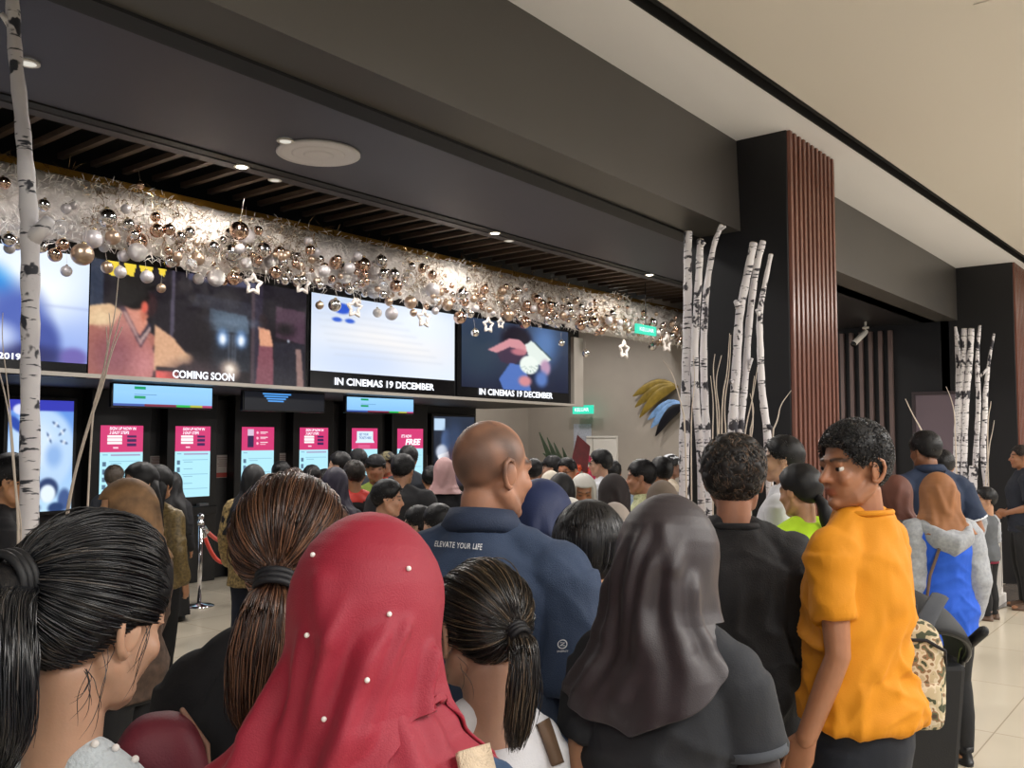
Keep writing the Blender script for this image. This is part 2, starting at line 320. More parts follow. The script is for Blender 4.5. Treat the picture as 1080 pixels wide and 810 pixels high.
# one: blurred blue figures in bright light
p = Pic(150, 90, '#a9c3f2'); p.grad('#e4f0ff', '#8fa8e8'); p.ell(.62, .35, .3, .25, '#f4fbff', .8); p.ell(.3, .42, .18, .22, '#2f8fe0', .5); p.ell(.28, .6, .2, .2, '#7c86c8', .5); p.ell(.52, .7, .2, .35, '#5266b4', .4); p.ell(.68, .85, .12, .22, '#46559e', .4); p.ell(.5, .95, .35, .1, '#2b2f66', .5); p.ell(.35, .8, .15, .12, '#c6d4f6', .6); p.ell(.9, .95, .1, .09, '#6f63ac', .4); p.rect(.55, .485, 1, .495, '#7f8fc4', .6); p.blur(3)
big_screen('leftmost big screen, pale blue blurred picture behind the near birch pole', -70, 91, p, ZT, 2.38, '2019', (-2, 378, 22, 380, 371), (0, 0, .13))
# two: man in a knitted vest turned away, the front of a dark vehicle, a small figure at the right
p = Pic(230, 110, '#151319'); p.grad('#1d1a22', '#191015'); p.rect(0, 0, .05, 1, '#39455a', .7)
p.poly([(.33, 0), (.345, 0), (.34, .75), (.325, .75)], '#5a5466', .8); p.poly([(.44, .18), (.70, .2), (.72, .34), (.42, .3)], '#2d2c36'); p.poly([(.5, .3), (.68, .33), (.7, .52), (.5, .5)], '#4a5766'); p.rect(.5, .5, .7, .86, '#23262f')
for x in (.565, .655): p.ell(x, .56, .028, .075, '#6f96c8', .7); p.ell(x, .57, .014, .045, '#f2f7ff', .7)
for i in range(9): p.rect(.585+i*.006, .52, .588+i*.006, .8, '#8d98a8', .35)
p.ell(.6, .86, .045, .09, '#b9a596', .6); p.ell(.6, .85, .02, .04, '#fff4e6', .6)
p.poly([(.0, .42), (.1, .40), (.2, .5), (.27, .62), (.2, 1), (0, 1)], '#a5675a'); p.poly([(.1, .5), (.22, .55), (.27, .8), (.25, 1), (.05, 1)], '#b06f66'); p.poly([(.0, .4), (.08, .36), (.13, .42), (.09, .54), (0, .56)], '#d9b58e')
p.poly([(.12, .38), (.2, .36), (.235, .5), (.19, .62)], '#d08a74'); p.poly([(.115, .38), (.135, .37), (.2, .62), (.235, .48), (.25, .53), (.205, .72)], '#2a2433'); p.poly([(.13, .42), (.14, .41), (.2, .64), (.24, .52), (.245, .55), (.203, .69)], '#b59a94')
p.ell(.14, .52, .05, .12, '#c98f86', .8, .5); p.ell(.1, .8, .09, .2, '#7c4a58', .8, .7); p.ell(.22, .86, .05, .14, '#c9858a', .9, .6); p.ell(.05, .5, .04, .06, '#e9cda4', .8, .7); p.poly([(.19, .36), (.225, .34), (.235, .44), (.21, .5)], '#c4765f')
p.ell(.24, .33, .03, .10, '#331d20', .3); p.ell(.172, .27, .062, .12, '#120d0d', .12); p.ell(.217, .36, .014, .05, '#d4604e', .3); p.poly([(.1, .12), (.25, .10), (.262, .2), (.1, .26)], '#120d0d')
p.poly([(.26, .5), (.34, .6), (.42, .78), (.36, .86), (.26, .9)], '#d2a381'); p.poly([(.27, .9), (.36, .86), (.37, .97), (.27, 1)], '#e0605a'); p.rect(.27, .86, .36, .9, '#2a1d22'); p.ell(.4, .78, .035, .05, '#d8ae8a', .4)
p.rect(.705, .02, .72, 1, '#4a3d44'); p.rect(.72, 0, .76, 1, '#302a38'); p.ell(.765, .36, .022, .07, '#2a1f22', .3); p.poly([(.74, .42), (.8, .44), (.82, .6), (.75, .62)], '#d99c7d'); p.poly([(.745, .6), (.815, .6), (.83, 1), (.73, 1)], '#7d4a55'); p.poly([(.83, .2), (.99, .22), (.99, .55), (.83, .5)], '#4b3544'); p.ell(.88, .42, .05, .06, '#1a1418', .8); p.rect(.82, .55, .99, 1, '#22202a'); p.poly([(.94, .6), (.97, .6), (.99, 1), (.95, 1)], '#8c6f6a'); p.ell(.9, .53, .006, .012, '#dfefff', .6)
p.rect(.40, .0, .72, .06, '#4a4a60'); p.ell(.47, .62, .05, .3, '#191318', .6); p.ell(.62, .4, .1, .05, '#66788c', .8, .7); p.ell(.45, .9, .1, .1, '#3a2a30', .9); p.a += np.random.RandomState(2).normal(0, .035, p.a.shape[:2])[..., None]; p.a = np.clip(p.a, 0, 1); p.blur(2)
for i, (x, w) in enumerate(((.06, .05), (.13, .05), (.19, .06), (.27, .035))): p.poly([(x, .0), (x+w, .0), (x+w*.75, .13-.02*i), (x+w*.2, .12-.02*i)], '#ecd040')
big_screen('wide dark screen showing a man in a knitted vest', 93, 322, p, ZT, 2.255, 'COMING SOON', (182, 398, 247, 402.5, 389.5), (0, .02, .0))
# three: nearly white frame
p = Pic(120, 70, '#dce8fa'); p.grad('#c9d6ec', '#e2ecfb'); p.ell(.55, .55, .4, .3, '#f3f1f0', .9); p.ell(.3, .85, .3, .2, '#cfdcf4', .9); p.ell(.75, .2, .25, .25, '#eaf2ff', .9)
for i in range(7): p.rect(.02+.02*i, .25+.085*i, .6+.05*i, .255+.085*i, '#c2c9d6', .5)
p.blur(3); p.ell(.19, .16, .055, .07, '#2f57c8', .25); p.ell(.16, .31, .03, .03, '#3560cc', .4); p.ell(.24, .31, .03, .03, '#3560cc', .4)
big_screen('bright near-white screen with a release date caption', 327.5, 479, p, ZT, 2.47, "IN CINEMAS 19 DECEMBER", (353, 405, 458, 413, 397), (.0, .0, .21))
# four: hand with a folded paper fan, blue night
p = Pic(130, 90, '#22304a'); p.grad('#33435c', '#161c34'); p.ell(.75, .25, .12, .3, '#5f86c0', .8, .8); p.ell(.15, .5, .2, .35, '#26374a', .9); p.ell(.48, .25, .14, .22, '#15101f', .3)
p.poly([(.22, .44), (.42, .23), (.52, .24), (.6, .36), (.55, .46), (.5, .4), (.38, .45), (.3, .47)], '#cf8f96'); p.poly([(.3, .47), (.42, .36), (.5, .38), (.56, .48), (.46, .62), (.34, .6)], '#3a2740'); p.ell(.5, .42, .07, .05, '#b8707c', .4)
p.poly([(.32, .85), (.42, .6), (.56, .62), (.62, 1), (.36, 1)], '#4e70b8'); p.poly([(.56, .3), (.62, .22), (.82, .48), (.72, .6), (.6, .5)], '#dfe9e2'); p.ell(.6, .6, .09, .14, '#e9f1ea', .1)
for k in range(7): a = k*.45; p.poly([(.6, .6), (.6+.085*math.cos(a), .6+.135*math.sin(a)), (.6+.085*math.cos(a+.06), .6+.135*math.sin(a+.06))], '#5a7a70', .8)
p.poly([(.64, .24), (.655, .235), (.83, .47), (.82, .49)], '#3a4f58'); p.ell(.76, .62, .05, .12, '#b893b0', .4); p.ell(.56, .85, .06, .08, '#d08a90', .4); p.ell(.72, .8, .06, .12, '#5878b8', .5); p.blur(1)
big_screen('rightmost big screen, hand with a folded paper fan on dark blue', 486.5, 599, p, ZT, 2.40, "IN CINEMAS 19 DECEMBER", (505.5, 416, 583, 421, 409), (.08, .02, .16))

# ================================================================== KIOSKS on the back wall
PINK, CYAN = '#d23a74', '#b2e8f8'
KD = mat('kiosk_case', '#0b0b0d', .35); PANEL = mat('charcoal_panel', '#222224', .45)
def kiosk(label, xl, xr, kind):
    x0, x1 = onY(xl, 450, YK-.2).x, onY(xr, 450, YK-.2).x; cx = (x0+x1)/2; w = (x1-x0)/2; zt, zb = 1.86, 1.02
    r = empty('ticket_kiosk', label, 'kiosk', (cx, YK-.1, 0), 0, 'self-service ticket kiosks')
    m = MB(); m.box((0, .0, 1.13), (w*2+.2, .2, 2.26)); m.build('case', KD, r, False, .01)
    m = MB(); m.box((0, -.12, .86), (w*2+.1, .16, .1)); m.box((0, -.105, .8), (.2, .05, .12)); m.build('shelf', KD, r, False, .008)
    m = MB(); m.box((.12, -.13, .925), (.12, .1, .03)); m.build('card_reader', mat('reader_grey', '#77787c', .4), r, False, .004)
    p = Pic(60, 104, CYAN); p.rect(0, 0, 1, .36, PINK)
    if kind == 0:
        for i in range(3): p.rect(.17, .13+i*.045, .5, .163+i*.045, '#ffffff'); p.rect(.62, .13+i*.055, .84, .168+i*.055, '#3c1d55')
        p.rect(.3, .29, .42, .305, '#ffd7e6')
    if kind == 1:
        p.rect(.18, .04, .36, .13, '#d7bfd6'); p.rect(.18, .13, .36, .31, '#33204a')
        for i in range(3): p.ell(.48, .09+i*.08, .035, .02, '#ffc6da', .2); p.rect(.57, .075+i*.08, .8, .085+i*.08, '#ffffff'); p.rect(.57, .097+i*.08, .74, .105+i*.08, '#ffd0e0')
    if kind == 2: p.poly([(.2, .06), (.82, .06), (.82, .2), (.88, .25), (.14, .25), (.2, .2)], '#dcefff')
    for i in range(3): p.rect(.25, .29+.02*i, .7, .297+.02*i, '#f4a9c8', .6) if kind == 2 else None
    p.rect(.25, .38, .93, .4, '#9d7ba8', .8) if kind in (0,) else None; p.rect(.06, .385, .18, .395, '#6d93b4'); p.rect(.35, .43, .65, .437, '#6d93b4', .8)
    for i in range(5): p.rect(.07, .48+.1*i, .15, .54+.1*i, '#3d5570', .8); p.rect(.22, .475+.1*i, .93, .48+.1*i, '#7fb3c9', .8); p.rect(.25, .5+.1*i, .5, .508+.1*i, '#6d9fb8', .7)
    p.build('display', SCRN, (-w, -.104, zt), (w, -.104, zt), (-w, -.104, zb), r)
    h = zt-zb; T = lambda x, y: Matrix.Translation((-w+2*w*x, -.109, zt-h*y)) @ rotm(PI/2)
    if kind == 0: fit_text('headline', 'SIGN UP NOW IN\n3 EASY STEPS', TXW, T(.2, .115), 1.25*w, .08, r, .01, .2)
    if kind == 2: fit_text('headline', 'GET YOUR\nTICKETS HERE', mat('blue_ink', '#3a74c4', .5, emit=.7), T(.27, .185), .95*w, .085, r, .02)
    if kind == 3:
        fit_text('headline', "IT'S NOW", TXW, T(.14, .16), .8*w, .045, r, .01, .2); fit_text('big_word', 'FREE', TXW, T(.3, .29), 1.2*w, .09, r, .03, .2)
    return r
kl = [(106, 151, 0, 'ticket kiosk with pink screen behind the woman in the brown patterned headscarf'), (185, 222, 0, 'ticket kiosk with pink screen behind the front rope post'),
      (255, 289, 1, 'ticket kiosk whose pink banner pictures a phone'), (316, 346, 0, 'fourth ticket kiosk from the left, pink sign-up banner'),
      (371, 398, 2, 'ticket kiosk whose pink banner holds a pale ribbon'), (419, 446, 3, 'ticket kiosk reading FREE on its pink banner')]
for a, b, k, l in kl: kiosk(l, a, b, k)
# wall panels and notices between the kiosks
nm = mat('notice_paper', '#b9b2ae', .6)
for i, (xl, xr, yt, yb_, l) in enumerate([(158, 173, 481, 497, 'grey notice between the first and second kiosk from the left'), (228, 243, 480, 504, 'white notice with a red foot beside the second kiosk'), (292, 305, 478, 500, 'notice half hidden behind heads left of the fourth kiosk'), (447, 457, 480, 499, 'beige notice right of the last kiosk')]):
    x0, x1 = onY(xl, 450, YK-.05).x, onY(xr, 450, YK-.05).x; z0, z1 = onY(xl, yb_, YK-.05).z, onY(xl, yt, YK-.05).z
    r = empty('wall_notice', l, 'notice', ((x0+x1)/2, YK-.05, z0))
    m = MB(); m.box((0, .012, (z1-z0)/2), (x1-x0, .012, z1-z0)); m.build('sheet', nm, r, False, .002)
    m = MB()
    for k in range(5): m.box((0, .004, (z1-z0)*(.88-.09*k)), ((x1-x0)*(.7-.1*(k % 3)), .004, .008))
    m.build('print_lines', mat('notice_ink', '#7d5f5c', .6), r, False)
    if i in (1, 2): m = MB(); m.box((0, .004, (z1-z0)*.12), (x1-x0-.02, .004, (z1-z0)*.2)); m.build('red_band', mat('notice_red', '#a43c33', .5), r, False)
for xl, xr in ((155, 177), (228, 246), (292, 312), (349, 368), (401, 416)):
    x0, x1 = onY(xl, 450, YK-.03).x, onY(xr, 450, YK-.03).x; m = MB(); m.box(((x0+x1)/2, YK-.02, 1.1), (x1-x0, .04, 2.2)); struct('wall_panel', m, PANEL, .004)
# queue monitors hung under the screen box
def monitor(label, xl, xr, yt, yb_, dark=False):
    Y = YS+.45; a, b = onY(xl, yt, Y), onY(xr, yt, Y); z0 = onY((xl+xr)/2, yb_, Y).z; z1 = 2.30-.0073*(a.x+2)-.012; w = (b.x-a.x)/2
    r = empty('queue_monitor', label, 'monitor', ((a.x+b.x)/2, Y, z0), 0, 'queue monitors over the kiosks')
    m = MB(); m.box((0, .03, (z1-z0)/2), (2*w+.03, .05, z1-z0+.03)); m.build('case', BEZ, r, False, .005)
    m = MB(); m.box((0, .09, (z1-z0)/2), (.3, .08, z1-z0-.02)); m.build('mounting_plate', KD, r, False)
    p = Pic(110, 62, '#0c0f18' if dark else '#86c6f5')
    if not dark:
        p.grad('#9cd4ff', '#86bff2')
        for y in (.08, .52): p.rect(.2, y, .31, y+.13, '#159a63'); p.rect(.2, y-.09, .42, y-.06, '#5f95c4')
        p.rect(0, .88, .3, 1, '#4059a8'); p.rect(.3, .88, .62, 1, '#7e2340'); p.rect(.62, .88, .76, 1, '#28b84a'); p.rect(.76, .88, .89, 1, '#b5b63c'); p.rect(.89, .88, 1, 1, '#b23a68')
    else:
        for k in range(4): p.rect(.22+.02*k, .06+.13*k, .56-.03*k, .14+.13*k, '#4f9be8')
    p.build('display', SCRN, (-w, -.001, z1-z0), (w, -.001, z1-z0), (-w, -.001, 0), r)
monitor('light blue queue monitor above the first two kiosks', 120, 224, 400, 429)
monitor('light blue queue monitor above the fifth kiosk', 366, 436, 414, 435)
monitor('switched-dark queue monitor with a few blue lines above the third kiosk', 258, 342, 406, 433, True)
# lit film posters
def poster(label, xl, xr, yt, z0, pic, Y, txt=None):
    a, b = onY(xl, yt, Y), onY(xr, yt, Y); w = (b.x-a.x)/2; z1 = a.z
    r = empty('poster_lightbox', label, 'poster', ((a.x+b.x)/2, Y, z0)); m = MB(); m.box((0, .05, (z1-z0)/2), (2*w+.08, .1, z1-z0+.08)); m.build('frame', KD, r, False, .006)
    pic.build('print', SCRN, (-w, -.003, z1-z0), (w, -.003, z1-z0), (-w, -.003, 0), r)
    for k, (s_, x, z, sw, sh) in enumerate(txt or []): fit_text('poster_line', s_, mat('navy_ink', '#1c2c5c', .5), Matrix.Translation((-w+2*w*x, -.008, z)) @ rotm(PI/2), sw, sh, r, .01)
    return r
p = Pic(70, 120, '#7fb4ee'); p.grad('#5a8ce0', '#bfe2fb'); p.ell(.5, .45, .52, .38, '#b9d6f6', .12); p.ell(.45, .4, .25, .2, '#d3e6fa', .6); p.ell(.7, .5, .12, .1, '#8fb4e6', .6); p.rect(0, 0, 1, .1, '#3a3fb4'); p.ell(.2, .09, .13, .05, '#d8dcf8', .15)
p.ell(.12, .22, .12, .05, '#2d4aa6', .3, 1, .5)
for x, y, a in ((.72, .22, .4), (.82, .29, -.5), (.62, .34, .9), (.85, .38, .2)): p.ell(x, y, .06, .013, '#35507f', .3, 1, a); p.ell(x, y, .03, .02, '#eef6ff', .3, .8, -a)
p.ell(.3, .86, .2, .12, '#f2f8ff', .15); p.ell(.62, .8, .16, .1, '#2d3f6a', .2); p.ell(.62, .84, .12, .08, '#e5f1fb', .2); p.ell(.88, .9, .1, .1, '#41598c', .3); p.ell(.3, .96, .2, .05, '#223154', .3); p.ell(.75, .97, .12, .05, '#27406e', .3); p.blur(1)
poster('blue moon poster in a lightbox behind the near birch pole', 9.5, 78, 421, .95, p, YK-.14, [('THOSE', .43, 1.63, .34, .055), ('ENCOUNTERS', .4, 1.545, .42, .055), ('OF THE', .48, 1.46, .24, .055), ('KIND', .57, 1.375, .24, .055)])
p = Pic(70, 120, '#1c2230'); p.grad('#2a3446', '#10131c'); p.rect(.02, .03, .27, .2, '#bcd6ee'); p.ell(.3, .35, .12, .16, '#4c6490', .4); p.ell(.2, .5, .14, .1, '#c5cede', .3); p.ell(.5, .3, .2, .2, '#33425e', .7); p.poly([(.1, .55), (.35, .5), (.45, .75), (.15, .8)], '#e6e9ee'); p.poly([(.2, .6), (.3, .58), (.34, .68), (.24, .7)], '#2b3550'); p.ell(.12, .8, .12, .1, '#f0efe9', .4); p.ell(.6, .7, .3, .25, '#5a4654', .6); p.blur(1)
poster('dark film poster right of the kiosks, behind the shaved head', 457.5, 500, 439, .95, p, YK-.14)

# ================================================================== CEILING FITTINGS, SIGNS, CAMERA
LAMP = mat('warm_lamp', '#fff0d8', .4, emit=14); RIM = mat('white_rim', '#d8d4cc', .4)
LIGHTS = []
def downlight(label, px, py, on, rad=.055, z=ZC-.018):
    a = onZ(px, py, z); r = empty('ceiling_downlight', label, 'downlight', (a.x, a.y, z)); m = MB(); m.lathe([(0, rad*1.25), (0, rad*1.3), (.012, rad*1.3), (.016, rad*1.1), (.012, rad*1.05), (.002, rad)], (0, 0, -.004), 24); m.build('rim', RIM, r)
    m = MB(); m.lathe([(-.006, rad*.6), (-.003, rad*.9), (.004, rad*.95)], (0, 0, -.001), 24); m.build('lens', LAMP if on else mat('dim_lens', '#d9d4c8', .3, emit=.9), r)
    if on: LIGHTS.append((a.x, a.y, z-.03))
downlight('lit downlight above the left part of the garland', 255, 176, 1); downlight('lit downlight above the middle of the garland', 522, 246, 1); downlight('lit downlight beside the near birches', 685, 290, 1)
downlight('unlit downlight beside the round white ceiling diffuser', 301, 149, 0); downlight('dim downlight behind the near birch pole', 30, 67, 0)
downlight('dim downlight right of the leftmost lit one', 290, 190, 0, .05); downlight('dim downlight right of the middle lit one', 537, 254, 0, .05)
a = onZ(336, 163, ZC-.02); r = empty('ceiling_diffuser', 'round white louvred air diffuser in the dark ceiling', 'air diffuser', (a.x, a.y, ZC-.02)); 
m = MB(); m.lathe([(-.0, .30), (.0, .36), (.018, .36)], (0, 0, 0), 40); m.lathe([(-.006, .2), (-.006, .22), (.01, .25)], (0, 0, 0), 40); m.lathe([(-.012, .08), (-.012, .12), (.01, .16)], (0, 0, 0), 40); m.build('louvre_rings', mat('diffuser_white', '#d9d7d8', .5), r)
GRN = mat('exit_green', '#35d9b4', .4, emit=1.1)
def exit_sign(label, px, py, w, h):
    a = onX(px, py, XG-.25); r = empty('exit_sign', label, 'exit sign', (a.x, a.y, a.z-h/2)); m = MB(); m.box((0, 0, h/2), (.05, w, h)); m.build('case', GRN, r, False, .006)
    fit_text('sign_word', 'KELUAR', TXW, Matrix.Translation((-.03, w*.38, h*.28)) @ rotm(PI/2, 0, -PI/2), w*.7, h*.42, r, .01); m = MB(); m.box((.14, 0, h*.6), (.23, .05, .05)); m.build('bracket', KD, r, False)
exit_sign('green exit sign just right of the screen box', 615, 432, .48, .17); a = onY(681, 348, YS-.62); r = empty('exit_sign', 'green exit sign among the baubles at the right end of the garland', 'exit sign', (a.x, a.y, a.z-.07)); m = MB(); m.box((0, 0, .07), (.62, .04, .15)); m.build('case', GRN, r, False, .006); fit_text('sign_word', 'KELUAR', TXW, Matrix.Translation((-.22, -.024, .04)) @ rotm(PI/2), .44, .06, r, .01); m = MB(); m.tube([(0, 0, .14), (0, 0, ZC-a.z+.07)], .008, 6); m.build('hanging_rod', KD, r)
# security camera under the side bay beam
m = MB(); m.box(((8.3+XC2)/2, 3.62, ZB+.06), (XC2-8.3, 1.36, .12)); struct('ceiling_side_bay', m, BLK)
a = at(913, 350, 11.3); r = empty('security_camera', 'white bullet security camera under the beam before the dark battens', 'camera', tuple(a))
m = MB(); m.lathe([(0, .04), (.02, .04), (.03, .02)], (0, 0, .04), 16); m.tube([(0, 0, .08), (0, 0, ZB-a.z+.005)], .015, 8); m.build('ceiling_mount', RIM, r); b = at(901, 362, 11.2)-a
m = MB(); m.tube([(0, 0, .03), (-.0, -.0, -.01)], .014, 8); d = Vector((b.x, b.y, b.z)); m.tube([d*.1, d*1.05], .035, 14, False); m.tube([d*.0, d*.15], .03, 14); m.build('camera_body', RIM, r); m = MB(); m.tube([d*1.04, d*1.12], .036, 14, False); m.build('lens_hood', BEZ, r)
# notice board by the white door, feathers on the concrete wall
a = onX(614, 465, XG-.02); m = MB(); m.box((0, 0, 0), (.012, .42, .68)); o = tag(m.build('paper_notice', mat('pale_blue_paper', '#b6bac8', .6, var=.2, vscale=30), None, False), 'pale blue paper notice left of the white door', 'notice'); o.location = (XG-.01, a.y, a.z)
for nm_, l, c, cs, rots in (('gold', 'dull gold feather wing sculpture on the concrete wall', '#8a7430', (700, 420), (.15, .38, .62)), ('blue', 'blue, white and black feather wing sculpture below the gold one', '#7fa6d8', (708, 440), (.3, .52, .75))):
    a = onX(cs[0]+14, cs[1]-12, XG-.12); r = empty('wall_feather_sculpture', l, 'sculpture', tuple(a), 0)
    for k, q in enumerate(rots):
        m = MB(); L_ = .95 if nm_ == 'gold' else .8; dy, dz = math.cos(q), -math.sin(q)
        m.tube([(-.02*k, dy*L_*t, dz*L_*t+.12*math.sin(PI*t)) for t in np.linspace(0, 1, 8)], [.03, .07, .1, .11, .1, .085, .06, .015], 12, True, (1, .16, (0, -dz, dy)))
        m.build('feather', mat('feather_%s' % nm_ if not (nm_ == 'blue' and k == 2) else 'feather_black', c if not (nm_ == 'blue' and k == 2) else '#15151c', .4, .2, var=.35, vscale=9), r)
    m = MB(); m.box((.05, .1, -.02), (.12, .05, .05)); m.build('bracket', KD, r, False)
# rope posts and ropes
def post(label, px, py):
    a = onZ(px, py, 0); r = empty('rope_post', label, 'rope post', (a.x, a.y, 0), 0, 'chrome rope posts')
    m = MB(); m.lathe([(0, .15), (.012, .15), (.025, .12), (.035, .03), (.04, .024)], (0, 0, 0), 28); m.build('base', STEEL, r); m = MB(); m.lathe([(.03, .022), (.86, .022)], (0, 0, 0), 18); m.build('pole', STEEL, r)
    m = MB(); m.lathe([(.83, .034), (.86, .036), (.87, .024), (.885, .024)], (0, 0, 0), 18); m.ell((0, 0, .915), .034); m.build('finial', STEEL, r); return a
pA = post('front chrome rope post beside the figure in black', 210, 640); pB = post('chrome rope post partly hidden by the brown ponytail woman', 259, 632); pC = Vector((pA.x+1.7, pA.y+1.2, 0))
def rope(label, a, b, sag, c):
    pts = [a.lerp(b, t)+Vector((0, 0, .84-sag*4*t*(1-t))) for t in np.linspace(.03, .97, 18)]; r = empty('velvet_rope', label, 'rope', tuple(pts[0]), 0, 'red barrier ropes')
    m = MB(); m.tube([p-pts[0] for p in pts], .021, 10); m.build('rope', mat('red_velvet_rope', c, .7, bump=.3, bscale=120, sheen=.4), r)
    m = MB(); [m.tube([pts[i]-pts[0], pts[i+1]-pts[0]], .025, 10) for i in (0, len(pts)-2)]; m.build('end_hook', STEEL, r)
rope('orange-red barrier rope slung between the two chrome posts', pA, pB, .42, '#d8402e'); pD = post('rear chrome rope post behind the leopard jacket', 263, 612) if False else None
rope('darker red rope running back from the front chrome post', pA, Vector((pA.x+1.5, pA.y+.9, 0)), .3, '#a02a26')
# ================================================================== BIRCH POLES AND TWIGS
def bark(name, dark, sc, thr):
    m = mat(name, '#e4e0e2', .6, bump=.15, bscale=40); nt = m.node_tree; N, L = nt.nodes, nt.links; b = N['Principled BSDF']; tc = N.new('ShaderNodeTexCoord')
    def patch(scale, st, lo, hi):
        mp = N.new('ShaderNodeMapping'); mp.inputs['Scale'].default_value = st; L.new(tc.outputs['Object'], mp.inputs['Vector']); n = N.new('ShaderNodeTexNoise'); n.inputs['Scale'].default_value = scale; n.inputs['Detail'].default_value = 3; n.inputs['Roughness'].default_value = .55; L.new(mp.outputs['Vector'], n.inputs['Vector'])
        r = N.new('ShaderNodeMapRange'); r.inputs['From Min'].default_value = lo; r.inputs['From Max'].default_value = hi; r.interpolation_type = 'SMOOTHSTEP'; L.new(n.outputs['Fac'], r.inputs['Value']); return r.outputs['Result']
    a = patch(sc, (1, 1, .8), thr, thr+.04); c = patch(sc*1.6, (.6, .6, 3.4), thr+.03, thr+.08); mx = N.new('ShaderNodeMath'); mx.operation = 'MAXIMUM'; L.new(a, mx.inputs[0]); L.new(c, mx.inputs[1])
    g = patch(3, (1, 1, 1), .35, .7); col = N.new('ShaderNodeMix'); col.data_type = 'RGBA'; col.inputs['A'].default_value = (*hx('#dcd8dc'), 1); col.inputs['B'].default_value = (*hx('#f0edee'), 1); L.new(g, col.inputs['Factor'])
    c2 = N.new('ShaderNodeMix'); c2.data_type = 'RGBA'; L.new(mx.outputs[0], c2.inputs['Factor']); L.new(col.outputs['Result'], c2.inputs['A']); c2.inputs['B'].default_value = (*hx(dark), 1); L.new(c2.outputs['Result'], b.inputs['Base Color']); return m
BARK = bark('birch_bark', '#34323a', 11, .565); BARKN = bark('birch_bark_large_scars', '#3b3d45', 8, .57)
CUT = mat('cut_wood', '#cdbfae', .7)
def birch(label, pix, w, depth, group, m=BARK, zend=0.0, stubs=(), lean=0):
    P = [at(x, y, depth+lean*i) for i, (x, y) in enumerate(pix)]; last = P[-1]
    if zend is not None: P.append(Vector((last.x+(last.x-P[-2].x)*.3, last.y+(last.y-P[-2].y)*.3, zend)))
    b = P[-1].copy(); r = empty('birch_pole', label, 'birch pole', tuple(b), 0, group)
    Q = []; R = []; ws = w if isinstance(w, (list, tuple)) else [w]*len(P); ws = list(ws)+[ws[-1]]*(len(P)-len(ws))
    for i in range(len(P)-1):
        for t in np.linspace(0, 1, 7)[:-1]: Q.append(P[i].lerp(P[i+1], t)-b); R.append((ws[i]*(1-t)+ws[i+1]*t)/2/FPX*depth)
    Q.append(P[-1]-b); R.append(ws[len(P)-1]/2/FPX*depth)
    k = np.ones(5)/5; A = np.array([tuple(q) for q in Q]); S = np.array([np.convolve(np.pad(A[:, i], 2, 'edge'), k, 'valid') for i in range(3)]).T; S[0] = A[0]; S[-1] = A[-1]
    R = np.array(R)*(1+.07*np.sin(np.arange(len(R))*1.7+len(pix)+pix[0][0]))
    mb = MB(); mb.tube(S, R, 16, False); me = mb.build('trunk', m, r); 
    mb = MB(); d = Vector(S[0]-S[1]).normalized(); mb.tube([Vector(S[0])+d*.001, Vector(S[0])+d*.004], R[0]*.9, 14, False); mb.build('cut_end', CUT, r)
    for (x0, y0, x1, y1, sw) in stubs:
        mb = MB(); p, q = at(x0, y0, depth)-b, at(x1, y1, depth-.04)-b; mb.tube([p, p.lerp(q, .5), q], [sw*1.3/2/FPX*depth, sw/2/FPX*depth, sw*.85/2/FPX*depth], 12, False); mb.build('branch_stub', m, r)
    return r
birch('tall near birch pole in front of the leftmost screen', [(11, -45), (13, 0), (16, 60), (24, 133), (29, 200), (32, 250), (32, 330), (32, 400), (31, 560)], [13, 14, 14, 15, 17, 19, 18, 19, 20], 4.0, 'birch poles', BARKN, 0, [(34, 252, 52, 232, 15), (12, 28, 1, 14, 7)])
U = lambda L, x0, y0, k: [(x0+x/k, y0+y/k) for x, y in L]
ga = lambda L: U(L, 680, 230, 3.24); gb = lambda L: U(L, 980, 330, 4.05)
G = 'birch poles'
birch('straight outermost birch at the black column, nearest the concrete wall', ga([(148, 48), (147, 200), (145, 400), (140, 600), (133, 820)]), [8.6, 9, 9.3, 10, 11], 5.9, G)
birch('second birch from the concrete wall, bowed, with a blunt split top', ga([(190, 75), (185, 200), (170, 430), (172, 600), (192, 800)]), [7.5, 7.5, 7.8, 8, 8], 5.85, G, stubs=[(738, 262, 743, 256, 4)])
birch('birch leaning right with a forked tip at the black column', ga([(262, 25), (235, 90), (210, 240), (200, 430), (205, 640), (217, 800)]), [5, 5.8, 6.8, 7.4, 8, 8.5], 5.95, G, stubs=[(759, 243, 765, 239, 3)])
birch('thick birch with a knotted elbow leaning over the wavy-haired head', ga([(372, 86), (345, 220), (322, 330), (314, 500), (296, 760)]), [8, 8.4, 9, 9.4, 10], 5.75, G, stubs=[(779, 324, 776, 318, 6), (775, 402, 765, 403, 4.5)])
birch('slimmer birch directly right of the knotted one', ga([(404, 80), (380, 170), (356, 350), (345, 540), (322, 760)]), [7, 7, 7.2, 7.2, 7.5], 5.85, G, stubs=[(788, 392, 793, 378, 4)])
birch('birch nearest the wood battens of the near column', ga([(431, 125), (405, 250), (391, 330), (395, 450), (400, 600), (424, 760)]), [4.6, 5.2, 6.4, 7, 7.6, 8.2], 5.7, G, stubs=[(801, 333, 798, 327, 4), (807, 447, 814, 452, 5)])
birch('leftmost birch in the white planter, thin bent tip', gb([(112, 60), (120, 115), (128, 300), (118, 500), (113, 700)]), [2.6, 5, 6, 6, 6.5], 9.95, G, zend=.8)
birch('flat-topped second birch in the white planter', gb([(150, 68), (146, 220), (133, 340), (126, 500), (122, 700)]), [6, 6, 6.2, 6.4, 6.6], 9.85, G, zend=.8)
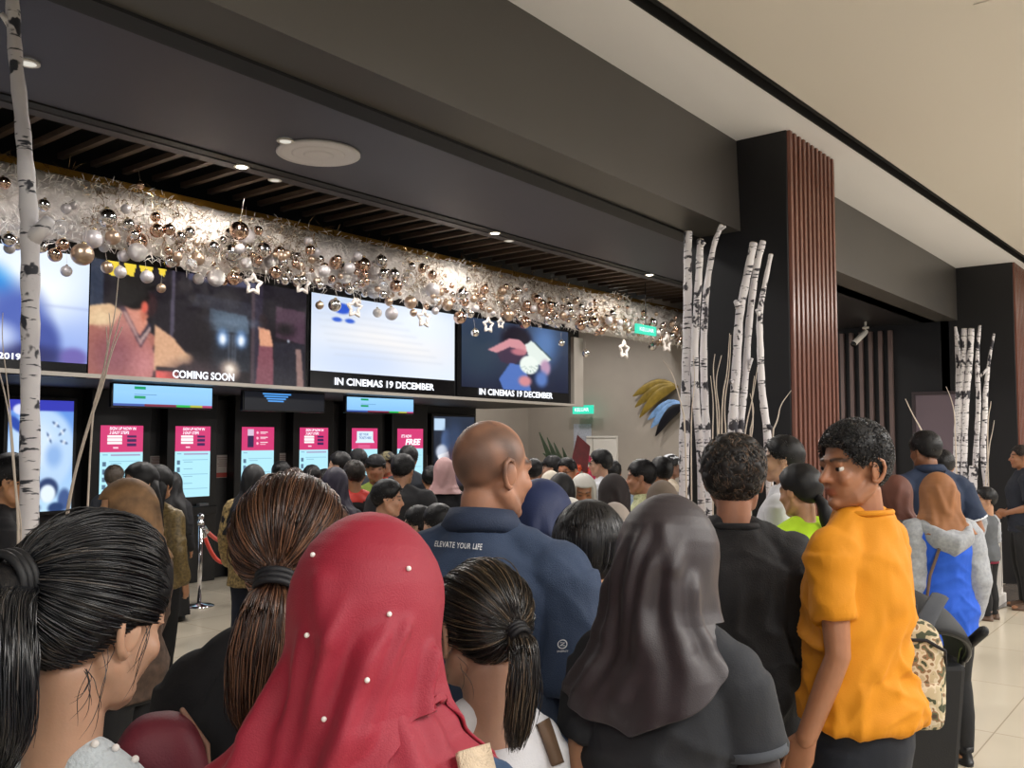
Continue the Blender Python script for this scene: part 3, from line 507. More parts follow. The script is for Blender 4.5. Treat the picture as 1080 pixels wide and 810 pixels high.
birch('middle birch in the white planter, flat topped', gb([(180, 68), (174, 200), (160, 340), (152, 500), (148, 700)]), [6, 6, 6.2, 6.2, 6.4], 9.8, G, zend=.8)
birch('tallest thin birch in the white planter', gb([(217, 55), (206, 150), (206, 260), (212, 380), (202, 560), (190, 740)]), [3, 4, 4.6, 5, 5.4, 5.8], 9.9, G, zend=.8)
birch('outermost birch of the white planter with a long thin side tip', gb([(277, 90), (256, 200), (241, 330), (238, 450), (228, 600), (244, 740)]), [2.4, 3, 5, 5.4, 5.6, 5.8], 9.75, G, zend=.8, stubs=[(1034, 397, 1041, 389, 2.6)])
birch('short stump of birch in the white planter', gb([(190, 655), (187, 700), (184, 780)]), [8.5, 8.5, 9], 9.6, G, zend=.8)
TW = mat('pale_willow_twig', '#cfc2b4', .6, var=.15, vscale=20)
def twig(label, pix, depth, w=2.2, zend=0, group='dry twigs'):
    P = [at(x, y, depth) for x, y in pix]; last = P[-1]; P.append(Vector((last.x+(last.x-P[-2].x)*.2, last.y+(last.y-P[-2].y)*.2, zend))); b = P[-1].copy(); Q = []
    for i in range(len(P)-1):
        for t in np.linspace(0, 1, 6)[:-1]: Q.append(tuple(P[i].lerp(P[i+1], t)-b))
    Q.append((0, 0, 0)); A = np.array(Q); k = np.ones(5)/5; S = np.array([np.convolve(np.pad(A[:, i], 2, 'edge'), k, 'valid') for i in range(3)]).T; S[0] = A[0]; S[-1] = A[-1]
    mb = MB(); mb.tube(S, np.linspace(.35, 1, len(S))*w/2/FPX*depth, 7); o = mb.build('willow_twig', TW); o.location = b; return tag(o, label, 'twig', group)
lw = 'pale curled twig in the bunch hanging in front of the knitted vest picture'
for L in ([(125, 292), (121, 335), (112, 372), (108, 400), (92, 450), (78, 500), (66, 560)], [(128, 330), (122, 352), (113, 385), (105, 415), (90, 462), (76, 512), (68, 570)], [(115, 330), (117, 350), (112, 380), (100, 425), (86, 470), (72, 530), (64, 580)], [(129, 345), (118, 370), (108, 410), (96, 442), (84, 480), (70, 540), (62, 590)], [(112, 345), (114, 372), (106, 402), (95, 440)]): twig(lw, L, 3.9, 2.6, 0, 'twig bunch by the near birch')
twig('long pale twig hanging left of the near birch pole', [(-4, 380), (4, 410), (10, 440), (13, 480), (18, 530), (20, 570)], 3.8, 3.2); twig('second twig close to the left side of the near birch pole', [(3, 330), (2, 360), (8, 405), (14, 470), (17, 520), (24, 560), (16, 600)], 3.85, 2.2)
tl = 'dry curled twig rising between the birches at the near column'
for L in ([(240, 465), (232, 520), (246, 640), (250, 760)], [(262, 470), (240, 560), (256, 660), (252, 760)], [(290, 395), (286, 470), (280, 540), (265, 610), (262, 760)], [(225, 540), (236, 640), (230, 760)], [(294, 400), (290, 520), (270, 640), (280, 760)], [(385, 510), (372, 600), (348, 700), (340, 760)], [(375, 540), (365, 620), (372, 700), (360, 770)], [(360, 600), (376, 660), (352, 760)]): twig(tl, ga(L), 5.65, 2.0, 0, 'twigs at the near column')
twig('long twig curving over the concrete wall left of the birches', ga([(62, 485), (95, 530), (112, 590), (125, 640), (140, 700)]), 5.6, 2.2); twig('short twig leaning right beside the wood battens', ga([(500, 590), (462, 640), (455, 690), (430, 740)]), 5.5, 2.2); twig('twig between the two outermost birches at the column', ga([(166, 470), (172, 560), (160, 650), (158, 800)]), 5.6, 1.8)
twig('thin twig before the mauve door', [(955, 421), (962, 436), (970, 450), (976, 462)], 9.3, 2.4); twig('twig left of the planter birches before the mauve door', gb([(72, 315), (92, 360), (108, 420), (112, 520)]), 9.7, 1.6, .8)
twig('wavy twig right of the planter birches', gb([(278, 460), (270, 510), (258, 560), (255, 600), (240, 700)]), 9.5, 1.6, .8); twig('twig curling off the outermost planter birch', gb([(264, 378), (262, 400), (252, 440), (248, 560)]), 9.6, 1.6, .8)
# white plinth planter
PW = mat('white_plinth', '#dcd8d4', .4)
m = MB(); m.box((10.3, 2.36, .415), (.98, .66, .83)); r = empty('plinth_planter', 'white panelled plinth planter carrying birch poles beside the far column', 'planter', (0, 0, 0)); m.build('body', PW, r, False, .006)
m = MB(); m.box((10.3, 2.36, .05), (1.03, .71, .1)); m.build('skirting', PW, r, False, .008)
m = MB()
for z in (.16, .74): m.box((10.3, 2.026, z), (.84, .012, .014))
for x in (9.88, 10.72): m.box((x, 2.026, .45), (.014, .012, .58))
m.build('panel_moulding', PW, r, False)
# ================================================================== GARLAND: cotton snow, tinsel, baubles, stars
rg = random.Random(11); YG = YS-.06
xa, xb = 2.6, 15.1; n1, n2 = 420, 26
xs = np.linspace(xa, xb, n1); u = np.linspace(0, 1, n2); lowz = np.array([3.42+.16*noise.noise((x*1.1, 0, 5))+.09*noise.noise((x*4, 2, 5))+.05*noise.noise((x*11, 3, 1)) for x in xs])
V = np.zeros((n2, n1, 3)); V[..., 0] = xs; V[..., 2] = 4.0+(lowz-4.0)[None]*u[:, None]
V[..., 1] = YG-.03-.16*np.sin(PI*np.clip(u*1.05, 0, 1))[:, None]**.8
q = V.reshape(-1, 3); q[:, 1] -= .05*nz(q, (3, 3, 4))+.035*nz(q, (9, 9, 9), 3)+.02*nz(q, (22, 22, 22), 7)
i = (np.arange(n2-1)[:, None]*n1+np.arange(n1-1)[None]).ravel(); SNOW = mat('cotton_snow', '#efe9e6', .9, bump=.8, bscale=45, sheen=.3)
o = link('cotton_snow', raw_mesh('cotton_snow', q, np.stack([i, i+n1, i+n1+1, i+1], 1)), SNOW); s_ = o.modifiers.new('s', 'SOLIDIFY'); s_.thickness = .02; tag(o, 'white fluffy cotton snow along the garland over the screens', 'cotton snow', kind='stuff')
def fuzz(name, label, cat, n, zr, m, L0, rad, yr=(.08, .3), clump=0):
    ls = []
    for _ in range(n):
        x = rg.uniform(xa, xb)
        if clump and noise.noise((x*.8, clump, 0)) < 0: continue
        z = rg.uniform(*zr)+.1*noise.noise((x*1.1, 0, 5)); y = YG-rg.uniform(*yr); d = np.array([rg.gauss(0, 1), rg.gauss(-.5, .7), rg.gauss(0, 1)]); d *= L0/np.linalg.norm(d); p = np.array([x, y, z]); ls.append([p, p+d*.5, p+d+np.array([0, 0, -.01])])
    V_, F_ = strands(ls, rad); return tag(link(name, raw_mesh(name, V_, F_), m, None, False), label, cat, kind='stuff')
fuzz('tinsel_white', 'white tinsel needles bristling from the cotton snow', 'tinsel', 9000, (3.35, 3.95), mat('white_tinsel', '#f0ece8', .5), .075, .004)
fuzz('tinsel_champagne', 'champagne gold tinsel wound through the garland', 'tinsel', 7000, (3.5, 3.95), mat('champagne_tinsel', '#b49a72', .25, .8), .07, .004, clump=3)
fuzz('tinsel_brass_edge', 'wispy pale needles standing above the brass edge', 'tinsel', 500, (3.98, 4.08), mat('champagne_tinsel'), .11, .003, (.02, .1), clump=9)
BM = {'silver': mat('silver_mirror', '#d9d4d0', .07, 1), 'rose': mat('rose_gold_mirror', '#cdae9a', .1, 1), 'champagne': mat('satin_champagne', '#b7a08c', .32, .9), 'pearl': mat('pearl_grey', '#b9b4b6', .35, .3), 'glitter': mat('glitter_silver', '#cfcac8', .3, .9, bump=1, bscale=160), 'clear': mat('clear_glass', '#ffffff', .02, trans=.85)}
CAP = mat('bauble_cap', '#c7b58f', .25, .9); THR = mat('pale_thread', '#d8d2ca', .7); proto = {}
BL = {'silver': 'silver mirror bauble hanging in the white garland', 'rose': 'rose gold mirror bauble hanging in the white garland', 'champagne': 'satin champagne bauble hanging in the white garland', 'pearl': 'pearl grey bauble hanging in the white garland', 'glitter': 'rough glittered silver bauble hanging in the white garland', 'clear': 'clear glass bauble hanging in the white garland'}
def bauble(kind, p, rad, hang):
    if kind not in proto:
        r = empty('bauble'); mb = MB(); mb.ell((0, 0, 0), 1, None, 22, 14); mb.build('ball', BM[kind], r); mb = MB(); mb.lathe([(.94, .22), (1.14, .22), (1.15, .1)], (0, 0, 0), 10); mb.tube([(.07*math.cos(t), 0, 1.2+.07*math.sin(t)) for t in np.linspace(0, 2*PI, 9)[:-1]], .02, 5, False, closed=True); mb.build('cap', CAP, r); mb = MB(); mb.tube([(0, 0, 1.25), (0, .2, 3.4)], .02, 5, False); mb.build('hanging_thread', THR, r); proto[kind] = kids(r); o = r
    else: o = copy_tree(proto[kind])
    o.location = p; o.scale = (rad,)*3; o.rotation_euler = (rg.uniform(-.2, .2), rg.uniform(-.2, .2), rg.uniform(0, 6)); return tag(o, BL[kind], 'bauble', kind+' baubles of the garland')
placed = []
def put(x, y, z, rad, kind):
    if any((x-a)**2+(y-b)**2+(z-c)**2 < (rad+r_)**2*.8 for a, b, c, r_ in placed): return False
    placed.append((x, y, z, rad)); bauble(kind, (x, y, z), rad, 0); return True
# the ones that can be told apart by eye
for px, py, dpx, kd in ((113, 230, 21, 'silver'), (135, 237, 14, 'silver'), (10, 262, 12, 'pearl'), (4, 193, 14, 'rose'), (66, 258, 14, 'rose'), (58, 269, 15, 'rose'), (70, 286, 12, 'pearl'), (47, 269, 10, 'champagne'), (113, 282, 13, 'champagne'), (127, 287, 13, 'pearl'), (155, 292, 14, 'pearl'), (170, 304, 10, 'champagne'), (98, 252, 20, 'pearl'), (228, 293, 19, 'glitter'), (246, 294, 15, 'rose'), (277, 264, 18, 'silver'), (242, 246, 11, 'silver'), (295, 266, 13, 'rose'), (180, 276, 14, 'silver'), (164, 229, 11, 'rose'), (190, 250, 12, 'silver'), (145, 266, 20, 'glitter'), (333, 266, 11, 'pearl'), (337, 322, 9, 'champagne'), (353, 322, 14, 'silver'), (398, 330, 10, 'glitter'), (413, 331, 14, 'pearl'), (436, 330, 8, 'champagne'), (459, 328, 8, 'pearl'), (433, 319, 14, 'champagne'), (354, 277, 14, 'rose'), (402, 275, 13, 'silver'), (501, 351, 9, 'silver'), (485, 335, 14, 'rose'), (484, 343, 12, 'pearl'), (592, 362, 7, 'silver'), (618, 373, 8, 'silver'), (688, 365, 10, 'silver'), (376, 319, 10, 'glitter'), (410, 318, 9, 'champagne'), (472, 322, 12, 'champagne'), (148, 195, 9, 'rose'), (393, 290, 11, 'pearl'), (456, 290, 10, 'rose'), (434, 281, 9, 'silver'), (445, 284, 9, 'rose')):
    p = onY(px, py, YG-.34); put(p.x, p.y, p.z, dpx/2/FPX*(p-EYE).dot(FH), kd)
cnt = 0
while cnt < 245:
    x = rg.uniform(3.0, 14.9); w = (x-3)/12; z = rg.triangular(3.16+.12*w, 3.8+.05*w, 3.44+.06*w)+.06*noise.noise((x*1.3, 4, 2)); y = YG-rg.uniform(.16, .5); rad = rg.choice((.035, .04, .045, .05, .05, .06, .07, .085))*(1.1-.15*w)
    if put(x, y, z, rad, rg.choices(list(BM), (30, 20, 16, 14, 10, 10))[0]): cnt += 1
mb = MB()
for _ in range(260):
    x = rg.uniform(4.5, 14.9); w = (x-3)/12; z = rg.triangular(3.24+.1*w, 3.85, 3.48+.06*w); mb.ell((x, YG-rg.uniform(.14, .42), z), rg.uniform(.025, .05), None, 12, 8, rg.randrange(3))
tag(mb.build('small_baubles', [BM['silver'], BM['rose'], BM['champagne']]), 'small silver and rose gold baubles massed through the garland', 'baubles', kind='stuff')
ST = mat('frosted_star', '#d4ccc6', .6, bump=.6, bscale=60)
def star(label, px, py, dpx):
    p = onY(px, py, YG-.42); R_ = dpx/2/FPX*(p-EYE).dot(FH); pts = []
    for k in range(10): a = PI/2+k*PI/5; q = R_ if k % 2 == 0 else R_*.52; pts.append((q*math.cos(a), 0, q*math.sin(a)))
    r = empty('star_ornament', label, 'star ornament', tuple(p), 0, 'frosted star ornaments'); mb = MB(); pp = [Vector(pts[k]).lerp(Vector(pts[(k+1) % 10]), t) for k in range(10) for t in (0, .33, .66)]; mb.tube(pp, R_*.17, 8, False, closed=True); mb.build('star_frame', ST, r)
    mb = MB(); mb.tube([(0, 0, R_), (0, .1, R_+.3)], .003, 5, False); mb.build('hanging_thread', THR, r)
for l, a in (('open frosted star over the left edge of the near-white screen', (374, 325, 20)), ('open dark frosted star over the right half of the near-white screen', (447, 336, 19)), ('frosted star at the lower edge of the garland past the screen box', (658, 369, 19)), ('frosted star beside the birches at the right end of the garland', (703, 362, 19)), ('frosted star over the top of the folded fan screen', (515, 343, 16)), ('small frosted star over the folded fan screen, second from the left', (528, 341, 11)), ('frosted star over the small figure on the dark screen', (267, 300, 22)), ('frosted star over the dark gap between the second and third screen', (319, 300, 20))): star(l, *a)
# ================================================================== PEOPLE
def skinmat(): return mat('skin', '#ffffff', .48, attr=True, var=.06, vscale=40, bump=.05, bscale=250, sss=.12)
SKIN = skinmat()
def cloth(name, col, rough=.85, var=.08, **k): return mat('cloth_'+name, col, rough, var=var, vscale=k.pop('vscale', 14), bump=k.pop('bump', .12), bscale=k.pop('bscale', 320), sheen=k.pop('sheen', 0), **k)
def hairm(name, col, rough=.5): return mat('hair_'+name, col, rough, var=.35, vscale=9, bump=.12, bscale=90, stretch=(4, 4, 1), spec=.35)
HB = hairm('black', '#100f11'); HSTR = mat('hair_strand_black', '#ffffff', .3, attr=True, spec=.7)
SHOE = mat('shoe_black', '#17171a', .45); SHOEB = mat('shoe_brown', '#5a4436', .5); SHOEW = mat('shoe_pale', '#c9c2b8', .5)
CEN, RAD = np.array([0, -.009, .03]), np.array([.077, .092, .089])
def hairline(kind):
    if kind == 'short': K = ([-.12, -.09, -.05, -.015, .01, .03, .055, .07, .1], [-.062, -.06, -.045, -.012, .012, .004, .03, .058, .066])
    elif kind == 'pulled': K = ([-.12, -.09, -.05, -.02, .01, .035, .06, .075, .1], [-.068, -.066, -.056, -.012, .014, .012, .048, .066, .072])
    else: K = ([-.12, -.05, .02, .045, .06, .08, .1], [-.13, -.13, -.12, -.06, .04, .068, .075])   # loose hair over the ears
    return lambda y: np.interp(y, *K)
class Person:
    def __init__(s, label, px, top, depth, face=0, head=(0, 0, 0), g=1.0, sex='m', hs=1.0, skin='#b58464', vox=.012, pad=.012, arms=None, group=None, hand=False, stride=.0, lean=0, neck=.092):
        p = at(px, top, depth); s.H = p.z-pad; s.hs = hs; s.g = g; s.sex = sex; s.vox = vox; s.skin = skin; s.k = (s.H-.225*hs-neck*hs)/1.40; s.sx = 1.0 if sex == 'm' else .9
        s.r = empty('person', label, 'person', (p.x, p.y, 0), ANG-math.radians(face)-PI/2, group); s.arms = arms or {}; s.near = vox < .009; s.hand = hand; s.noears = False
        y, pt, rl = (math.radians(a) for a in head); s.yaw = -y; s.pit = pt; s.rol = rl
        s.HC = Vector((0, lean, s.H-.115*hs)); pv = Vector((0, -.02, -.09)); R = Matrix.Rotation(-y, 4, 'Z') @ Matrix.Rotation(-pt, 4, 'X') @ Matrix.Rotation(rl, 4, 'Y')
        s.Mh = Matrix.Translation(s.HC) @ Matrix.Scale(hs, 4) @ Matrix.Translation(pv) @ R @ Matrix.Translation(-pv); s.Mi = np.array(s.Mh.inverted()); s.Mn = np.array(s.Mh)
        s.stride = stride
    def P(s, x, y, z): return Vector((x*s.k*s.g, y*s.k*s.g, z*s.k))
    def arm(s, sd):
        x = 1 if sd == 'R' else -1; sh = s.P(.183*x*s.sx, -.012, 1.372); a = s.arms.get(sd)
        if a: return sh, s.P(*a[0]), s.P(*a[1])
        return sh, s.P(.226*x*s.sx, -.035, 1.10), s.P(.238*x*s.sx, .05, .86)
    def stations(s, o=0):
        w = s.sex == 'f'; L = [(.86, .158+(.008 if w else 0), .108, -.008), (.95, .168+(.008 if w else 0), .118, -.012), (1.06, .148-(.006 if w else 0), .102, 0), (1.16, .152-(.006 if w else 0), .106, .006), (1.27, .168*(.93 if w else 1), .116+(.012 if w else 0), .004), (1.35, .170*s.sx, .104, -.008), (1.41, .118*s.sx, .078, -.018), (1.465, .066, .06, -.022)]
        return [(z*s.k, (rx*s.g+o)*s.k, (ry*s.g+o)*s.k, cy*s.k*s.g) for z, rx, ry, cy in L]
    def headshapes(s, mb):
        M = s.Mh; mb.M = M; e = mb.ell; w = s.sex == 'f'
        e((0, -.009, .03), (.074, .089, .086), None, 28, 18); e((0, .028, -.028), (.061, .064, .078)); mb.tube([(-.056, -.005, -.045), (-.045, .03, -.078), (0, .066, -.095), (.045, .03, -.078), (.056, -.005, -.045)], [.022, .022, .02, .022, .022], 10)
        e((0, .068, -.092), (.022, .02, .017)); e((0, .074, .024), (.05, .018, .012)); mb.tube([(0, .083, .012), (0, .098, -.014), (0, .107, -.028)], [.0075, .0095, .0115], 10); e((-.012, .092, -.03), (.009, .011, .008)); e((.012, .092, -.03), (.009, .011, .008))
        e((0, .0825, -.055), (.021, .0110, .0062)); e((0, .0815, -.066), (.019, .0110, .007))
        for x in (-1, 1): e((x*.036, .062, -.026), (.024, .022, .022)); e((x*.031, .077, .011), (.017, .011, .005)); e((x*.031, .074, -.008), (.016, .011, .005))
        mb.M = None
        if not s.near: s.ears(mb)
    def ears(s, mb):
        if s.noears: return
        mb.M = s.Mh
        for x in (-1, 1):
            mb.ell((x*.079, -.006, -.006), (.007, .017, .027), rotm(0, 0, x*-.35)); q = [(.008, .006), (.014, .018), (.008, .029), (-.006, .032), (-.018, .024), (-.022, .008), (-.019, -.008), (-.012, -.022), (-.002, -.031), (.007, -.027), (.009, -.016)]
            mb.tube([(x*(.081-y*.42), y-.006, z-.004) for y, z in q], [.004, .0045, .0048, .005, .005, .005, .005, .0055, .0065, .005, .003], 8)
            if s.near: mb.ell((x*.083, -.001, -.008), (.004, .006, .012), rotm(0, 0, x*-.35))
        mb.M = None
    def hands(s, mb, sd):
        x = 1 if sd == 'R' else -1; _, e, w = s.arm(sd); d = (w-e).normalized(); q = s.hs*.97 if s.hs < 1 else 1; q *= min(1, s.k*1.02)
        n = Vector((-x, .15, 0)); n = (n-d*n.dot(d)).normalized(); a = n.cross(d)*x; a = -a if a.y < 0 else a    # n: palm side; a: towards the thumb
        pt = lambda u, v, t: w+d*(u*q)+a*(v*q)+n*(t*q)
        mb.tube([pt(-.03, 0, 0), pt(.02, 0, 0), pt(.05, 0, .002), pt(.085, -.002, .004)], [.024*q, .034*q, .04*q, .036*q], 12, True, (1, .36, a))
        for i, (v, L) in enumerate(((.028, .072), (.010, .08), (-.009, .075), (-.027, .058))):
            u0 = .085-.004*abs(i-1.2); c = .25+.08*i
            b = [pt(u0-.012, v*.95, .003), pt(u0+L*.42, v*1.08, .003+L*.42*c*.5), pt(u0+L*.74, v*1.1, .004+L*.55*c*1.1), pt(u0+L*.92, v*1.08, .004+L*.95*c*1.35)]; mb.tube(b, [.0092*q, .0085*q, .0078*q, .0066*q], 8)
        mb.tube([pt(.012, .022, .004), pt(.042, .042, .012), pt(.068, .050, .018), pt(.09, .050, .022)], [.0135*q, .0115*q, .0095*q, .0075*q], 8)
    def body(s, paint=None, fine=None, legs=True):
        mb = MB(); mb.loft(s.stations(), 24); k, g = s.k, s.g
        for x in (-1, 1):
            mb.ell(s.P(.163*x*s.sx, -.012, 1.372), (.056*k*g, .053*k*g, .053*k)); mb.tube([s.P(.045*x, -.02, 1.45), s.P(.155*x*s.sx, -.015, 1.385)], [.038*k, .046*k], 12)
            if legs: mb.tube([s.P(.088*x, -.005, .9), s.P(.092*x, .008+s.stride*x*.1, .66), s.P(.095*x, .012+s.stride*x*.2, .49), s.P(.095*x, -.02+s.stride*x*.25, .3), s.P(.096*x, -.022+s.stride*x*.3, .09)], [.092*k*g, .075*k*g, .056*k*g, .05*k*g, .036*k], 14); mb.tube([s.P(.096*x, -.04+s.stride*x*.3, .045), s.P(.105*x, .12+s.stride*x*.3, .03)], [.034*k, .026*k], 10, True, (1.2, .8, (1, 0, 0)))
        nk = Vector(s.Mh @ Vector((0, -.018, -.06))); mb.tube([Vector((0, -.026*k, 1.40*k)), Vector((0, -.024*k, 1.45*k)), nk], [.062*k*(.9 if s.sex == 'f' else 1), .055*s.hs*(.86 if s.sex == 'f' else 1), .053*s.hs*(.9 if s.sex == 'f' else 1)], 16)
        for sd in 'LR':
            a, e, w = s.arm(sd); f = (w-e); mb.tube([a, a.lerp(e, .45), e, e+f*.3, w], [.05*k*g, .045*k*g, .038*k*g, .038*k*g, .026*k], 14)
            if not s.near: s.hands(mb, sd)
        s.headshapes(mb); me = fuse(mb, fine or s.vox, 3 if s.near else 2, .45)
        if s.near:
            v = verts(me); f = [tuple(p.vertices) for p in me.polygons]; m2 = MB(); m2.add(v, f); s.ears(m2); [s.hands(m2, sd) for sd in 'LR']; bpy.data.meshes.remove(me); me = m2.mesh('body')
        v = verts(me); h = v@s.Mi[:3, :3].T+s.Mi[:3, 3]; c = np.array(hx(s.skin)); C = np.tile(c, (len(v), 1)); x, y, z = h.T; ax = np.abs(x)
        def tint(m, col, al): C[:] = C*(1-(m*al)[:, None])+np.array(hx(col) if isinstance(col, str) else col)*(m*al)[:, None]
        fr = sstep(.05, .07, y)
        tint(fr*sstep(.024, .017, ax)*sstep(.015, .007, np.abs(z+.061)), tuple(c*np.array([.8, .45, .45])), .75)
        tint(sstep(.04, .055, y)*sstep(.009, .014, ax)*sstep(.052, .045, ax)*sstep(.0065, .003, np.abs(z-.0235-.004*np.sin((ax-.01)*75))), '#1a1412', .85)
        if not s.near: tint(fr*sstep(.014, .009, np.abs(ax-.031))*sstep(.007, .004, np.abs(z-.002)), '#120c0a', .85)
        tint(sstep(.06, .076, y)*sstep(.05, .03, np.abs(ax-.036))*sstep(.03, .01, np.abs(z+.028)), tuple(c*np.array([1.06, .86, .84])), .35)
        if paint: paint(s, h, tint)
        colattr(me, C); return link('body', me, SKIN, s.r)
    def eyes(s):
        for x in (-1, 1):
            mb = MB(); mb.M = s.Mh; mb.ell((x*.031, .0715, .0015), .0123, None, 20, 14); me = mb.mesh('eye'); h = verts(me)@s.Mi[:3, :3].T+s.Mi[:3, 3]-np.array([x*.031, .0715, .0015])
            d = np.hypot(h[:, 0], h[:, 2]); C = np.tile(np.array(hx('#d9d0c8')), (len(h), 1)); C[(d < .0085) & (h[:, 1] > 0)] = hx('#1d120d'); colattr(me, C); link('eye', me, mat('eye_wet', '#ffffff', .12, attr=True), s.r)
    def shoes(s, m=None, sandal=False):
        for x in (-1, 1):
            mb = MB(); y = s.stride*x*.3; k = s.k; st = [(0, .042, .125, .045), (.022, .045, .13, .045), (.024, .041, .125, .045), (.05, .038, .11, .035), (.07, .03, .06, 0), (.095, .034, .045, -.03)]
            mb.loft([(z, rx*k*1.05, ry*k, (cy+y)*k*1.0-.02*k, .1*k*x*s.g) for z, rx, ry, cy in st[:(4 if sandal else 6)]], 20, 2.3); mb.build('shoe', m or SHOE, s.r)
    # ---------------------------------------------------------------- clothes
    def top(s, m, hem=.82, sleeve='short', loose=.02, fold=.006, name='shirt', flare=0, vox=None, hi=1.472, split=None, belly=0, seed=0, sl=None, wave=0, sw=1.0):
        mb = MB(); k, g = s.k, s.g; st = s.stations(loose); z0, *r0 = st[0]
        S = [q for q in st if q[0] > hem*k+.02]; S = [(hem*k, st[0][1]+flare*k+loose*.4, st[0][2]+flare*k+loose*.4, st[0][3])]+([(hem*k+(S[0][0]-hem*k)*.5, st[0][1]+flare*k*.6, st[0][2]+flare*k*.6, st[0][3])] if S[0][0]-hem*k > .1 else [])+S[:-1]+[(hi*k, .083*k, .077*k, -.022*k)]
        if belly: S = [(z, rx*(1+belly*.5 if z < 1.2*k else 1), ry*(1+belly if z < 1.2*k else 1), cy) for z, rx, ry, cy in S]
        mb.loft(S, 30)
        for sd in 'LR':
            x = 1 if sd == 'R' else -1; a, e, w = s.arm(sd); mb.ell(s.P(.163*x*s.sx, -.012, 1.370), (.055*k*g+loose, .053*k*g+loose, .053*k+loose)); mb.tube([s.P(.042*x, -.022, 1.462), s.P(.10*x, -.02, 1.425), s.P(.155*x*s.sx, -.015, 1.385)], [.034*k+loose*.5, .04*k+loose*.5, .044*k+loose*.6], 14)
            if sleeve == 'short':
                c = a.lerp(e, sl or .74); mb.tube([a, a.lerp(c, .5), c], [.05*k*g+loose, .048*k*g+loose*.95*sw, .047*k*g+loose*sw], 18, False)
            elif sleeve == 'long':
                mb.tube([a, a.lerp(e, .5), e, e.lerp(w, .5), e.lerp(w, .94)], [.05*k*g+loose, .046*k*g+loose, .042*k*g+loose, .036*k*g+loose*.9, .028*k+loose*.8], 16, True)
        me = fuse(mb, vox or max(s.vox, .007), 3 if s.near else 2); v = verts(me); n = normals(me); kk = (5, 5, 3.2)
        w_ = .05*np.stack([nz(v, (5, 5, 5), seed+1), nz(v, (5, 5, 5), seed+20), nz(v, (5, 5, 5), seed+40)], 1); q = v+w_; sgn = np.sign(v[:, 0:1]+1e-6); q2 = np.concatenate([q[:, 0:1]*1.0, q[:, 1:2], q[:, 2:3]+.55*np.abs(q[:, 0:1])], 1); q3 = np.concatenate([q[:, 0:1], q[:, 1:2], q[:, 2:3]-.8*q[:, 0:1]], 1)
        rdg = lambda pts, kk, off: np.maximum(0, 1-2.6*np.abs(nz(pts, kk, off)))**1.6
        lowb = sstep(1.38*k, 1.15*k, v[:, 2]); d = fold*(.9*rdg(q2, (3.2, 4, 9), seed+3)*(.35+.65*lowb)+.7*rdg(q3, (4, 5, 8), seed+8)*lowb+.7*rdg(q, (8, 8, 2.6), seed+12)*(.4+.6*lowb)+.5*nz(v, (5, 5, 4), seed+2))
        if s.near: d += fold*.25*nz(q, (24, 24, 18), seed+2)
        v = v+n*d[:, None]; me.vertices.foreach_set('co', v.ravel()); me.update(); o = link(name, me, m, s.r)
        if split:                                     # second cloth colour inside a region of the garment
            for p in me.polygons:
                q = split(Vector(v[p.vertices[0]])/k)
                if q: p.material_index = q
        return o
    def neckband(s, m, r=.074, z=1.474, h=.02, tilt=.05, name='neckband', tall=0):
        mb = MB(); k = s.k; mk = lambda q, dz: [(q*math.cos(t)*k, (q*.95*math.sin(t)-.022)*k, (z+dz-tilt*q*math.sin(t))*k) for t in np.linspace(0, 2*PI, 33)[:-1]]
        if not tall: mb.tube(mk(r, 0), h*k*.6, 8, False, closed=True)
        else:                                          # folded polo collar
            a, b, c, d = mk(r-.008, tall), mk(r+.002, tall+.004), mk(r+.022, .004), mk(r+.006, -.022); n = 32; mb.add(a+b+c+d, [(i*n+j, i*n+(j+1) % n, ((i+1) % 4)*n+(j+1) % n, ((i+1) % 4)*n+j) for i in range(4) for j in range(n)])
        return mb.build(name, m, s.r)
    def cuff(s, sd, m, sl=.74, loose=.02, w=.03, name='cuff'):
        a, e, _ = s.arm(sd); c0, c1 = a.lerp(e, sl-.02-w*2), a.lerp(e, sl+.012); mb = MB(); r = .047*s.k*s.g+loose*1.0+.004; mb.tube([c0, c1], r, 20, False); return mb.build(name, m, s.r)
    def sleeves(s, m, loose=.03):
        k, g = s.k, s.g
        for sd in 'LR':
            a, e, w = s.arm(sd); x = 1 if sd == 'R' else -1; mb = MB(); q = a+Vector((-.004*x, 0, .012)); mb.tube([q, a.lerp(e, .3), a.lerp(e, .7), e, e.lerp(w, .5), e.lerp(w, .93)], [.053*k*g+loose, .053*k*g+loose, .049*k*g+loose, .046*k*g+loose, .04*k*g+loose*.9, .03*k+loose*.8], 18); me = fuse(mb, .009, 3); v = verts(me); n = normals(me); v = v+n*(.005*(1-np.abs(nz(v, (8, 8, 14), 5))*2.4))[:, None]; me.vertices.foreach_set('co', v.ravel()); link('sleeve', me, m, s.r)
    def trousers(s, m, loose=.014, name='trousers', hem=.07, fold=.005):
        mb = MB(); k, g = s.k, s.g; mb.loft([(.80*k, .15*k*g+loose, .105*k*g+loose, -.01*k), (.92*k, .166*k*g+loose, .116*k*g+loose, -.012*k), (1.0*k, .155*k*g+loose*.7, .108*k*g+loose*.7, -.006*k)], 24)
        for x in (-1, 1): mb.tube([s.P(.086*x, -.005, .88), s.P(.092*x, .008+s.stride*x*.1, .66), s.P(.095*x, .012+s.stride*x*.2, .49), s.P(.096*x, -.018+s.stride*x*.25, .28), s.P(.097*x, -.02+s.stride*x*.3, hem)], [.088*k*g+loose, .075*k*g+loose, .058*k*g+loose, .053*k*g+loose, .045*k+loose], 16, False)
        me = fuse(mb, max(s.vox, .009), 2); v = verts(me); n = normals(me); v = v+n*(fold*(1-np.abs(nz(v, (6, 6, 5), 3))*2.4))[:, None]; me.vertices.foreach_set('co', v.ravel()); return link(name, me, m, s.r)
